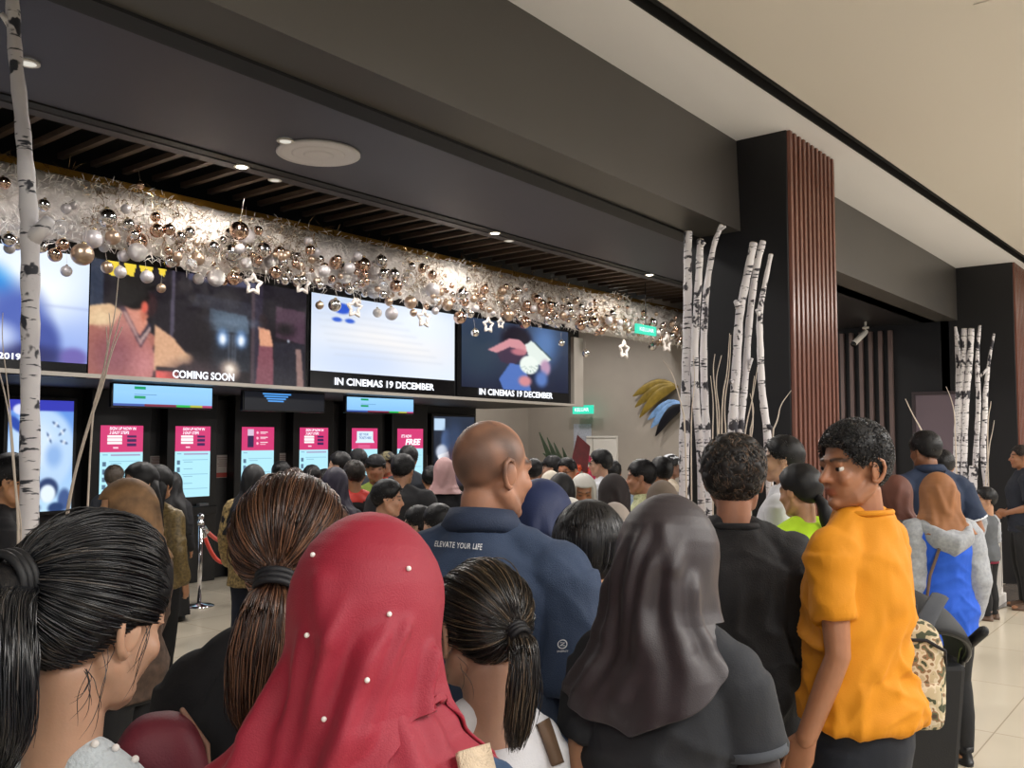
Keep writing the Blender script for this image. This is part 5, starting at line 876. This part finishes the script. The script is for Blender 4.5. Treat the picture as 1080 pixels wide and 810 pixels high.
# ---------------------------------------------------------------- the rest of the crowd
NAVYT = cloth('navy_jersey', '#1f2c44'); WHITET = cloth('white_tee', '#d4d6dc'); NEON = cloth('neon_yellow', '#b8e02a'); GREYH = cloth('grey_marl', '#9b9ea3', var=.2, vscale=60); BLUEH = cloth('royal_blue_fleece', '#1d55c4', .8, .06); SKN = '#b58464'
CAPM = {}
def quick(label, px, top, d, face=0, head=(0, 0, 0), hair='short', hairm_=None, topm=None, sleeve='short', bot=None, scarf=None, sex='m', hs=1.0, g=1.0, skin=SKN, hem=.82, arms=None, group='queue in the cinema lobby', pad=.012, shoe=None, vox=.0125, split=None, stride=0, loose=.02, skirt=None, opening=True, neck=None, hemz=-.42, thick=.014, name='shirt', kid=False):
    if scarf: sex, pad = 'f', .018
    s = Person(label, px, top, d, face, head, g, sex, hs, skin, vox, pad, arms, group, stride=stride); s.noears = bool(scarf); s.body()
    s.top(topm or BLACKT, hem, sleeve, loose, .007, split=split, seed=int(px), name=name)
    if neck: s.neckband(neck)
    if skirt: s.skirt(skirt)
    else: s.trousers(bot or BLACKP)
    s.shoes(shoe)
    if scarf: s.hijab(scarf, hemz, opening=opening, hw=1.0 if head[1] > 5 else .94, ridges=((300, .06, 268, -.12, 10, .012), (335, .02, 300, -.14, 9, .012), (238, .05, 262, -.1, 10, .010), (215, .0, 235, -.16, 9, .01), (285, -.1, 280, -.4, 9, .012), (250, -.12, 245, -.4, 9, .012)))
    elif hair == 'long': s.longhair(hairm_)
    elif hair:
        s.cap(hair, thick, hairm_ or HB, .004, topk=1.25)
        if hair == 'short': s.tufts(420, .017, '#151314', .0017, .006, thick=thick*.9, topk=1.25, flow=(.2, -.2, -.8))
    return s
def peaked_cap(s, m, back=False):
    nu, nv = 36, 12; V = []; 
    for i in range(nv):
        t = i/(nv-1)*PI*.5
        for j in range(nu): a = 2*PI*j/nu; V.append((.088*math.sin(t)*math.cos(a), -.009+.106*math.sin(t)*math.sin(a), .045+.095*math.cos(t)))
    F = [(i*nu+j, i*nu+(j+1) % nu, (i+1)*nu+(j+1) % nu, (i+1)*nu+j) for i in range(nv-1) for j in range(nu)]; mb = MB(); mb.M = s.Mh; mb.add(V, F); o = mb.build('cap', m, s.r); y = -1 if back else 1
    mb = MB(); mb.M = s.Mh; mb.tube([(-.07, y*.06, .05), (-.045, y*.135, .036), (0, y*.158, .034), (.045, y*.135, .036), (.07, y*.06, .05)], .016, 8, True, (1.6, .28, (0, 1, 0))); b = mb.build('peak', m, s.r); b.parent = o; return o
def glasses(s, m):
    mb = MB(); mb.M = s.Mh
    for x in (-1, 1): mb.tube([(x*.031+.021*math.cos(t), .092, .002+.016*math.sin(t)) for t in np.linspace(0, 2*PI, 15)[:-1]], .0022, 6, False, closed=True); mb.tube([(x*.052, .09, .004), (x*.072, .06, .006), (x*.08, .0, .004)], .0022, 6)
    mb.tube([(-.01, .094, .004), (.01, .094, .004)], .0022, 6); return mb.build('glasses', m, s.r)
def mask_(s, m): mb = MB(); mb.M = s.Mh; mb.ell((0, .072, -.05), (.05, .034, .04)); return mb.build('face_mask', m, s.r)
front = {'L': ((-.23, .02, 1.12), (-.08, .22, 1.06)), 'R': ((.23, .02, 1.12), (.08, .22, 1.06))}
phone = {'L': ((-.24, .04, 1.10), (-.08, .27, 1.2)), 'R': ((.24, .04, 1.10), (.06, .25, 1.22))}
akimbo = {'R': ((.31, -.1, 1.12), (.2, .06, .98))}
RG = 'people beside the near column'
# right of the near column
s = quick('man in a white t-shirt in left profile behind the neon yellow woman', 825, 460, 4.75, -62, (-8, 0, 0), topm=WHITET, skin='#c49a7e', group=RG, vox=.009, thick=.012)
s = quick('woman in a neon yellow t-shirt with a low black ponytail', 846, 490, 4.25, -16, (-20, 6, 0), hair='pulled', topm=NEON, sex='f', group=RG, vox=.009, bot=JEANS, loose=.026, skin='#b88a68'); mb = MB(); mb.M = s.Mh; mb.tube([(0, -.095, -.03), (.0, -.125, -.07), (.0, -.125, -.13), (.01, -.11, -.18)], [.02, .032, .03, .012], 12); mb.build('ponytail', HB, s.r); mb = MB(); mb.tube([(-.20*s.k, -.03, 1.08*s.k), (-.1*s.k, -.142, 1.12*s.k), (.06*s.k, -.144, 1.11*s.k)], .012, 8, True, (2.2, .35, (0, 0, 1))); mb.build('pale_stripe', cloth('pink_white_print', '#e6c8d4'), s.r)
s = quick('heavy-set man in a navy polo with white collar edge before the mauve door', 977, 455, 5.9, -8, (-14, 6, 0), topm=NAVYT, g=1.12, skin='#8f6247', arms={'R': ((.27, -.04, 1.10), (.22, .2, 1.0))}, group=RG, vox=.009, loose=.03, bot=BLACKP); s.neckband(NAVYT, .082, tall=.03, name='collar', tilt=.12); s.neckband(WHITET, .084, 1.478, .007, .12, 'collar_piping'); s.cuff('R', WHITET, .75, .031, .004); s.cuff('L', WHITET, .75, .031, .004)
s = quick('girl in a tan headscarf and royal blue hoodie with grey sleeves', 989, 497, 4.95, -4, (6, 6, 0), topm=BLUEH, sleeve='none', sex='f', group=RG, vox=.0075, hem=.74, loose=.035, scarf=cloth('tan_cotton', '#8f5e38', .7), hemz=-.23, bot=BLACKP, g=1.02, hs=.95, skin='#a87a58')
s.sleeves(GREYH, .035)
def hood(s, m):
    k = s.k; mb = MB(); mb.tube([(-.115*k, .03*k, 1.445*k), (-.135*k, -.06*k, 1.415*k), (-.09*k, -.145*k, 1.365*k), (0, -.175*k, 1.325*k), (.09*k, -.145*k, 1.365*k), (.135*k, -.06*k, 1.415*k), (.115*k, .03*k, 1.445*k)], [.035, .045, .055, .06, .055, .045, .035], 16, True, (1.15, .7, (0, 0, 1))); mb.ell((0, -.135*k, 1.34*k), (.1*k, .055*k, .09*k), rotm(.35)); me = fuse(mb, .009, 5); return link('hood', me, m, s.r)
hood(s, GREYH); mb = MB(); mb.tube([s.P(-.05, -.15, 1.40), s.P(-.15, -.155, 1.15), s.P(-.20, -.14, .8)], .006, 8, True, (1.5, .6, (1, 0, 0))); mb.build('bag_strap', cloth('brown_strap', '#5a4534', .6), s.r)
s = quick('child in a rust brown headscarf and grey hood beside the mustard t-shirt', 945, 500, 5.4, 8, (30, 6, 0), topm=GREYH, sleeve='long', sex='f', group=RG, vox=.009, scarf=cloth('rust_cotton', '#5e3426', .7), hemz=-.16, g=.86, hs=.92, loose=.03); hood(s, GREYH)
s = quick('person with black hair mostly hidden by the navy polo before the planter', 993, 475, 7.4, 10, (0, 0, 0), group=RG)
s = quick('young boy in a grey jacket holding a hand to his mouth by the white planter', 1039, 514, 8.75, -38, (-40, 0, 0), topm=cloth('dark_grey_fleece', '#56595d'), sleeve='none', hs=.94, g=1.0, skin='#b3886c', arms={'L': ((-.27, .02, 1.13), (-.1, .19, 1.46)), 'R': ((.24, -.02, 1.12), (.19, .16, 1.02))}, group=RG, vox=.009, bot=BLACKP, shoe=SHOEB, hem=.84)
s.sleeves(GREYH, .021)
mb = MB(); mb.loft([(.80*s.k, .17*s.k, .13*s.k, -.01), (.85*s.k, .165*s.k, .125*s.k, -.01)], 24); mb.build('red_hem', cloth('dark_red_hem', '#7c2238'), s.r)
s = quick('man in black with folded hands standing at the far column', 1076, 469, 9.3, -72, (-4, 0, 0), topm=cloth('black_navy_tee', '#171c28'), g=1.12, skin='#9a6a4c', arms={'L': ((-.25, -.04, 1.1), (-.06, .14, 1.02)), 'R': ((.25, -.04, 1.1), (.05, .16, 1.0))}, group=RG, vox=.009, shoe=SHOEB, hairm_=hairm('shaved', '#241c18', .7), thick=.006)
# left part of the lobby
s = quick('man in a black t-shirt at the left frame edge beside the blue moon poster', 8, 478, 4.3, 62, (6, 14, 0), topm=BLACKT, skin='#b3835f', arms=front, vox=.009)
PL = cloth('brown_plaid', '#4d3b30', var=.5, vscale=34); BAT = cloth('brown_batik', '#7a5b3c', .7, var=.65, vscale=16)
s = quick('woman in a brown patterned headscarf and plaid jacket looking down', 137, 503, 3.6, -74, (-46, 8, 0), topm=PL, sleeve='long', scarf=BAT, hemz=-.22, arms=phone, skin='#c08f6c', vox=.009, loose=.03)
mb = MB(); mb.ell(s.P(0, .1, 1.36), (.11, .09, .07)); mb.tube([s.P(-.1, .1, 1.38), s.P(0, .17, 1.3), s.P(.1, .1, 1.38)], .035, 10); mb.build('red_neck_scarf', cloth('red_knit', '#c0262a'), s.r)
s = quick('woman with long black hair and black top facing the camera by the first kiosk', 149, 488, 5.7, -128, (-6, 4, 0), hair='long', sex='f', topm=BLACKT, sleeve='long', skin='#d0a184', vox=.009)
s = quick('grey-haired person facing the first ticket kiosk', 121, 491, 9.0, -6, hairm_=hairm('grey', '#4f463e'), topm=CHAR, hs=.98)
s = quick('woman with dark hair and gold sequinned jacket beside the long-haired woman', 168, 491, 6.3, 14, hair='long', sex='f', topm=cloth('gold_sequin', '#75633f', .4, var=.6, vscale=60), sleeve='long')
s = quick('figure in a long black robe standing left of the front rope post', 183, 497, 8.7, 4, (-10, 0, 0), topm=BLACKT, sleeve='long', scarf=cloth('black_chiffon', '#141417', .6), hemz=-.6, skirt=cloth('black_robe', '#121214'), hs=.92)
LEO = cloth('leopard_print', '#8d784e', .7, var=.95, vscale=48)
s = quick('woman in leopard print sleeves and a long black headscarf at the third kiosk', 268, 489, 7.3, 2, topm=LEO, sleeve='long', scarf=cloth('black_chiffon', '#141417'), hemz=-.5, hem=.66, bot=NAVYP, g=1.12, loose=.035)
s = quick('person in a grey-beige headscarf behind the brown ponytail', 285, 499, 6.9, 0, scarf=cloth('taupe', '#6d6055'), topm=CHAR, sleeve='long')
s = quick('dark-haired woman with a bun lit by the third kiosk', 297, 487, 9.3, 10, hair='pulled', sex='f', topm=CHAR); mb = MB(); mb.M = s.Mh; mb.ell((0, -.1, .07), .035); mb.build('hair_bun', HB, s.r)
quick('short person with dark brown hair between the third and fourth kiosk', 311, 494, 8.4, 20, hairm_=hairm('brownish', '#3a2a22'), topm=CHAR); quick('black-haired person in front of the fourth kiosk', 329, 491, 9.2, -4, topm=NAVYT)
quick('small black-haired person right of the fourth kiosk', 343, 495, 9.9, 6, topm=BLACKT, hs=.95)
s = quick('woman with swept-up black hair in left profile right of the fourth kiosk', 358, 477, 8.3, -82, hair='pulled', sex='f', topm=BLACKT, sleeve='long', skin='#c29a82')
quick('woman in a dark purple headscarf left of the red and black jacket', 354, 492, 6.5, -4, scarf=cloth('dark_plum', '#241f33', .6), topm=CHAR, sleeve='long', hemz=-.45)
RB = [cloth('black_jacket', '#161416'), cloth('red_jacket', '#c22a1e', .6)]
s = quick('man in a red and black jacket queueing at the kiosks', 374, 485, 7.4, -18, (-14, 0, 0), topm=RB, sleeve='long', skin='#a87a58', g=1.1, hairm_=hairm('receding', '#2a2420'), thick=.008, loose=.035, split=lambda q: 1 if (q.x < -.06 and q.z < 1.36 and q.x > -.2) or q.z > 1.40 else 0)
s = quick('man in a dark cap facing the fifth kiosk', 378, 474, 9.0, 0, topm=CHAR); peaked_cap(s, BLACKT)
s = quick('man in a black cap and green shirt facing the camera', 396, 480, 8.2, 172, (-6, 0, 0), topm=cloth('olive_green', '#7c8f3a'), skin='#9a6b50'); peaked_cap(s, BLACKT)
s = quick('person in a camouflage cap with red collar behind the black sweater man', 408, 477, 9.7, -150, topm=RB[1], skin='#a57a60'); peaked_cap(s, cloth('camo_cap', '#6a6248', var=.5, vscale=40))
s = quick('man in a plain black sweater with his back turned at the last kiosk', 424, 479, 7.1, 6, (10, 8, 0), topm=BSW, sleeve='long', g=1.16, skin='#b58668', loose=.035)
quick('tall person with black hair directly in front of the last kiosk', 431, 471, 9.2, 0, topm=CHAR, thick=.02)
quick('boy in a maroon shirt in right profile before the plain black sweater', 408, 506, 5.9, 78, (4, 4, 0), topm=cloth('maroon_cotton', '#6e2630'), skin='#c49477', hs=.97, vox=.009)
quick('small boy with short black hair looking left beside the navy polo', 441, 534, 5.6, -70, (-8, 0, 0), topm=BLACKT, skin='#cfa68c', hs=.92, kid=True, vox=.009); s = quick('small child with black hair nearest the navy polo collar', 462, 532, 5.3, -40, (-10, 0, 0), topm=WHITET, skin='#cfa68c', hs=.92)
s = quick('woman in a dusty pink headscarf left of the shaved head', 469, 482, 7.8, 6, scarf=cloth('dusty_pink', '#b58f8f', .6), topm=BLACKT, sleeve='long', hemz=-.2); quick('dark-haired person between the last kiosk and the dusty pink headscarf', 455, 492, 9.0, 0, topm=CHAR)
# right of the shaved head
quick('dark-haired person in white partly behind the shaved head', 562, 484, 8.8, 0, topm=WHITET); s = quick('man in a dark flat cap in left profile by the flowers', 582, 481, 9.6, -78, topm=CHAR, skin='#b48e78'); peaked_cap(s, BLACKT)
s = quick('man with dark-rimmed glasses and receding hair before the flowers', 598, 482, 8.2, -140, (-6, 6, 0), topm=BLACKT, skin='#c0805c', thick=.006); glasses(s, BEZ)
s = quick('tall young man with glasses and white t-shirt in left profile by the white door', 633, 475, 8.5, -72, (-4, 0, 0), topm=WHITET, skin='#bd947c', thick=.018); glasses(s, BEZ); mb = MB(); mb.tube([s.P(-.07, -.05, 1.45), s.P(-.08, .1, 1.38), s.P(0, .15, 1.1), s.P(.08, .1, 1.38), s.P(.07, -.05, 1.45)], .006, 6); mb.build('lanyard', BLACKT, s.r)
quick('woman in a black headscarf with her back turned left of the white headscarf', 592, 498, 6.0, 4, scarf=cloth('black_chiffon', '#141417'), topm=BLACKT, sleeve='long', hemz=-.4); quick('woman in a cream headscarf behind the black headscarf', 581, 496, 7.7, 0, scarf=cloth('cream_scarf', '#d8cfbf'), topm=CHAR, sleeve='long')
quick('young woman in a white headscarf facing the camera and looking down', 615, 497, 6.9, 176, (4, 22, 0), scarf=cloth('white_scarf', '#d9d6cf'), topm=BLACKT, sleeve='long', arms=phone, skin='#a87452', vox=.009, hemz=-.26)
quick('woman in a dark brown headscarf with her back to the camera before the white door', 646, 499, 5.8, -12, (-18, 0, 0), scarf=cloth('dark_brown_scarf', '#2c2626'), topm=BLACKT, sleeve='long', hemz=-.36); quick('dark-haired person behind the dark brown headscarf', 646, 486, 9.6, 0, topm=cloth('pale_blue_shirt', '#8fa0b6'))
s = quick('man with thinning hair and pale green striped shirt in left profile', 677, 484, 6.2, -70, (-4, 4, 0), topm=cloth('pale_green_stripe', '#b9bd92', .7, var=.4, vscale=20, stretch=(6, 6, .6)), skin='#b08064', thick=.007, g=1.1, vox=.009); s.neckband(cloth('pale_green_stripe', '#b9bd92'), tall=.03, name='collar', tilt=.1)
quick('black-haired man behind the man in the pale green striped shirt', 697, 483, 7.8, -24, topm=cloth('warm_grey', '#8e8a86'), thick=.018); s = quick('man in a white and black cap facing right beside the outermost birch', 708, 480, 9.6, 84, topm=cloth('beige_shirt', '#b8ab98'), skin='#7c5643'); peaked_cap(s, WHITET)
quick('child in a taupe headscarf and red top behind the dark brown headscarf woman', 698, 506, 5.2, 0, scarf=cloth('taupe', '#6d6055'), topm=cloth('bright_red', '#c4202a'), hemz=-.16); quick('child in a pale grey headscarf just above the black bob', 648, 529, 4.6, 0, scarf=cloth('pale_grey_scarf', '#a59a92'), topm=CHAR, hs=.95, hemz=-.2)
quick('child in a white hood-like headscarf above the navy headscarf', 601, 524, 4.9, 0, scarf=cloth('white_scarf', '#d9d6cf'), topm=BLACKT, hs=.95, hemz=-.2)
# ---------------------------------------------------------------- flower stand by the concrete wall
p = at(592, 500, 11.0); r = empty('flower_stand', 'congratulation flower stand with dark red wrap and tall leaves', 'flower stand', (p.x, p.y, 0)); rq = random.Random(4)
mb = MB(); [mb.tube([(.28*math.cos(a), .28*math.sin(a), 0), (0, 0, 1.15)], .012, 8) for a in (0.3, 2.4, 4.5)]; mb.build('tripod', STEEL, r)
mb = MB(); [mb.tube([(x, -.05*k, 1.1), (x*1.3-.05, -.08, 1.45), (x*1.9-.12, -.05, 1.78-.06*k)], [.02, .055, .01], 8, True, (1, .2, (1, 0, 0))) for k, x in enumerate((-.2, -.12, -.05, .04, -.16, .3, .36))]; mb.build('leaves', mat('dark_leaf', '#26381f', .45, var=.3), r)
mb = MB(); mb.add([(-.1, -.2, 1.38), (.2, -.24, 1.3), (.3, -.22, 1.62), (.08, -.18, 1.76), (.1, -.12, 1.5)], [(0, 1, 4), (1, 2, 4), (2, 3, 4), (3, 0, 4), (0, 3, 2, 1)]); mb.build('wrapping_paper', mat('dark_red_paper', '#5c1518', .5, var=.3, vscale=10), r, False)
for nm_, c, cx in (('flower_cluster', '#c2305c', .33), ('flower_cluster', '#c8502a', .16)):
    mb = MB()
    for _ in range(16):
        q = (cx+rq.gauss(0, .07), -.2+rq.gauss(0, .05), 1.3+rq.gauss(0, .09)); [mb.ell((q[0]+.025*math.cos(a), q[1]-.01, q[2]+.025*math.sin(a)), (.02, .01, .02), None, 8, 6) for a in np.linspace(0, 2*PI, 6)[:-1]]
    mb.build(nm_, mat('petal'+c, c, .6), r)
# ---------------------------------------------------------------- pushchair with camouflage rucksack
BF = cloth('pushchair_fabric', '#17181b', .7); FR = mat('pushchair_frame', '#1b1c1f', .35, .3); D0 = 3.05
p = at(945, 800, D0); R0 = ANG-PI/2; r = empty('pushchair', 'black pushchair with raised hood beside the boy in mustard', 'pushchair', (p.x, p.y, 0), R0)
def L3(px, py, dd=0): q = at(px, py, D0+dd)-Vector((p.x, p.y, 0)); return Matrix.Rotation(-R0, 3, 'Z') @ q
mb = MB(); n1, n2 = 14, 18                       # hood: quarter dome open to the front
V = []; hc = L3(945, 690, .28); 
for i in range(n1):
    t = PI*.02+i/(n1-1)*PI*.56
    for j in range(n2): a = PI*j/(n2-1); V.append((hc.x+.19*math.cos(a), hc.y-.28*math.cos(t)*(.4+.6*math.sin(a)), hc.z+.235*math.sin(a)*(.55+.45*math.sin(t))))
mb.add(V, [(i*n2+j, i*n2+j+1, (i+1)*n2+j+1, (i+1)*n2+j) for i in range(n1-1) for j in range(n2-1)]); o = mb.build('hood', BF, r); q = o.modifiers.new('s', 'SOLIDIFY'); q.thickness = .012
mb = MB(); mb.tube([(hc.x+.195*math.cos(a), hc.y-.27*(.4+.6*math.sin(a)), hc.z+.24*math.sin(a)*.56+.006) for a in np.linspace(0, PI, 18)], .011, 8); mb.build('hood_rim', FR, r)
mb = MB(); mb.hexa([(hc.x-.17, hc.y-.06, .36), (hc.x+.17, hc.y-.06, .36), (hc.x+.17, hc.y+.34, .36), (hc.x-.17, hc.y+.34, .36), (hc.x-.18, hc.y-.16, hc.z), (hc.x+.18, hc.y-.16, hc.z), (hc.x+.18, hc.y-.08, hc.z), (hc.x-.18, hc.y-.08, hc.z)]); mb.build('seat', BF, r, False, .02)
for sx in (-1, 1):
    x = hc.x+sx*.195; y = hc.y+.2; mb = MB(); mb.tube([(x, y-.42, 1.06), (x, y-.30, .98), (x, y-.16, .62), (x, y+.05, .40), (x, y+.42, .12)], .0125, 10); mb.build('side_frame', FR, r); mb = MB(); mb.tube([(x, y-.14, .60), (x, y-.34, .12)], .0125, 10); mb.build('rear_leg', FR, r)
    mb = MB(); mb.tube([(x, y-.44, 1.075), (x, y-.34, 1.01)], .018, 10); mb.build('handle_grip', BF, r); mb = MB(); mb.box((x, y-.19, .64), (.035, .07, .06)); mb.build('hinge', FR, r, False, .008)
    for yy in (-.34, .42):
        for o_ in (-.022, .022): mb = MB(); mb.M = Matrix.Translation((x+o_, y+yy, .085)) @ rotm(0, PI/2); mb.lathe([(-.011, .03), (-.012, .07), (-.006, .083), (.006, .083), (.012, .07), (.011, .03)], (0, 0, 0), 24); w_ = mb.build('wheel', mat('wheel_rubber', '#1d1d1e', .6), r)
mb = MB(); mb.tube([(hc.x-.2, hc.y-.2, .3), (hc.x+.2, hc.y-.2, .3)], .01, 8); mb.loft([(.2, .17, .17, hc.y-.02, hc.x), (.22, .18, .18, hc.y-.02, hc.x), (.3, .19, .19, hc.y-.02, hc.x)], 20, 3); mb.build('basket', BF, r)
def camo():
    m = mat('camouflage_print', '#8a7a5a', .8); nt = m.node_tree; N, L = nt.nodes, nt.links; n = N.new('ShaderNodeTexNoise'); n.inputs['Scale'].default_value = 32; n.inputs['Detail'].default_value = 1; tc = N.new('ShaderNodeTexCoord'); L.new(tc.outputs['Object'], n.inputs['Vector']); cr = N.new('ShaderNodeValToRGB'); cr.color_ramp.interpolation = 'CONSTANT'; e = cr.color_ramp.elements
    e[0].position = 0; e[0].color = (*hx('#3f4530'), 1); e[1].position = .41; e[1].color = (*hx('#b7a888'), 1)
    for ps, c in ((.5, '#c9bca2'), (.56, '#8a6a4c'), (.62, '#5b5f45'), (.67, '#4a3a2c')): q = e.new(ps); q.color = (*hx(c), 1)
    L.new(n.outputs['Fac'], cr.inputs['Fac']); L.new(cr.outputs['Color'], N['Principled BSDF'].inputs['Base Color']); return m
CAMO = camo(); D1 = 2.72; a = at(956, 708, D1); r = empty('rucksack', 'camouflage rucksack hanging on the back of the pushchair', 'rucksack', tuple(a), R0-.15)
mb = MB(); mb.loft([(-.155, .085, .05, 0), (-.15, .10, .062, 0), (0, .106, .07, 0), (.09, .1, .066, 0), (.135, .082, .052, 0), (.155, .05, .03, 0)], 32, 3); o = link('bag_body', mb.mesh('bag_body'), CAMO, r); o.modifiers.new('s', 'SUBSURF').levels = 1
mb = MB(); mb.loft([(-.14, .07, .03, -.06), (-.13, .078, .036, -.06), (-.03, .078, .034, -.06), (-.015, .07, .026, -.06)], 28, 3); mb.build('front_pocket', CAMO, r)
mb = MB(); mb.tube([(-.1, -.03, .03), (-.092, -.058, .075), (-.04, -.066, .105), (.04, -.066, .105), (.092, -.058, .075), (.1, -.03, .03)], .005, 8); mb.build('zip', BLACKT, r); mb = MB(); mb.tube([(-.03, .0, .15), (-.028, 0, .19), (0, 0, .2), (.028, 0, .19), (.03, 0, .15)], .008, 8); mb.build('top_handle', BLACKT, r)
mb = MB(); iv = Matrix.Rotation(-(R0-.15), 3, 'Z'); mb.tube([iv @ (at(x, y, d_)-a) for x, y, d_ in ((972, 668, 2.74), (978, 652, 2.78), (988, 634, 2.9), (992, 628, 3.0))], .026, 10, True, (1.0, .14, (1, 0, 0))); mb.build('hanging_strap', cloth('grey_strap', '#3c3f45'), r)
# ================================================================== LIGHT, CAMERA
def area(name, loc, size, w, col, rot=(0, 0, 0), spread=None, sy=None):
    l = bpy.data.lights.new(name, 'AREA'); l.energy = w; l.color = col; l.size = size; l.shape = 'RECTANGLE'; l.size_y = sy or size
    if spread: l.spread = spread
    o = bpy.data.objects.new(name, l); COL.objects.link(o); o.location = loc; o.rotation_euler = rot; return o
for i, (x, y, w) in enumerate(((-3, -2.2, 150), (1.5, -2.4, 190), (6, -2.2, 260), (10.5, -2.4, 260), (14, -1.5, 200))): area('mall_ceiling_panel', (x, y, ZW-.03), 2.4, w, (1, .975, .94), sy=1.6)
for x, y, z in LIGHTS:
    l = bpy.data.lights.new('downlight_lamp', 'SPOT'); l.energy = 85; l.color = (1, .92, .82); l.spot_size = 2.95; l.spot_blend = .5; l.shadow_soft_size = .05
    o = bpy.data.objects.new('downlight_lamp', l); COL.objects.link(o); o.location = (x, y, z)
for x, y, z, e in ((13.2, 8.6, 4.1, 110), (13.4, 10.4, 4.1, 70), (2.6, 6.4, 4.1, 110), (4.4, 6.4, 4.1, 110), (6.2, 6.4, 4.1, 110), (8, 6.4, 4.1, 110), (9.8, 6.4, 4.1, 110), (11.6, 6.4, 4.1, 110), (13.4, 6.4, 4.1, 90), (7.2, 4.6, 4.1, 90), (4.2, 4.6, 4.1, 80)):  # added fill spots without fittings, brightening the garland and lobby
    l = bpy.data.lights.new('lobby_fill', 'SPOT'); l.energy = e; l.color = (1, .95, .9); l.spot_size = 2.95; l.spot_blend = .6; l.shadow_soft_size = .15
    o = bpy.data.objects.new('lobby_fill', l); COL.objects.link(o); o.location = (x, y, z)
w = bpy.data.worlds.new('world'); SC.world = w; w.use_nodes = True; w.node_tree.nodes['Background'].inputs['Color'].default_value = (.93, .95, 1, 1); w.node_tree.nodes['Background'].inputs['Strength'].default_value = .42
cd = bpy.data.cameras.new('camera'); cam = bpy.data.objects.new('camera', cd); COL.objects.link(cam); cd.sensor_width = 36; cd.lens = FPX/1080*36; cd.clip_start = .05
cam.matrix_world = Matrix(((RT.x, UP.x, -FW.x, EYE.x), (RT.y, UP.y, -FW.y, EYE.y), (RT.z, UP.z, -FW.z, EYE.z), (0, 0, 0, 1))); SC.camera = cam
SC.view_settings.view_transform = 'Standard'; SC.view_settings.look = 'None'; SC.view_settings.gamma = 1; SC.view_settings.use_curve_mapping = False; SC.view_settings.exposure = .13
SC.cycles.use_denoising = True
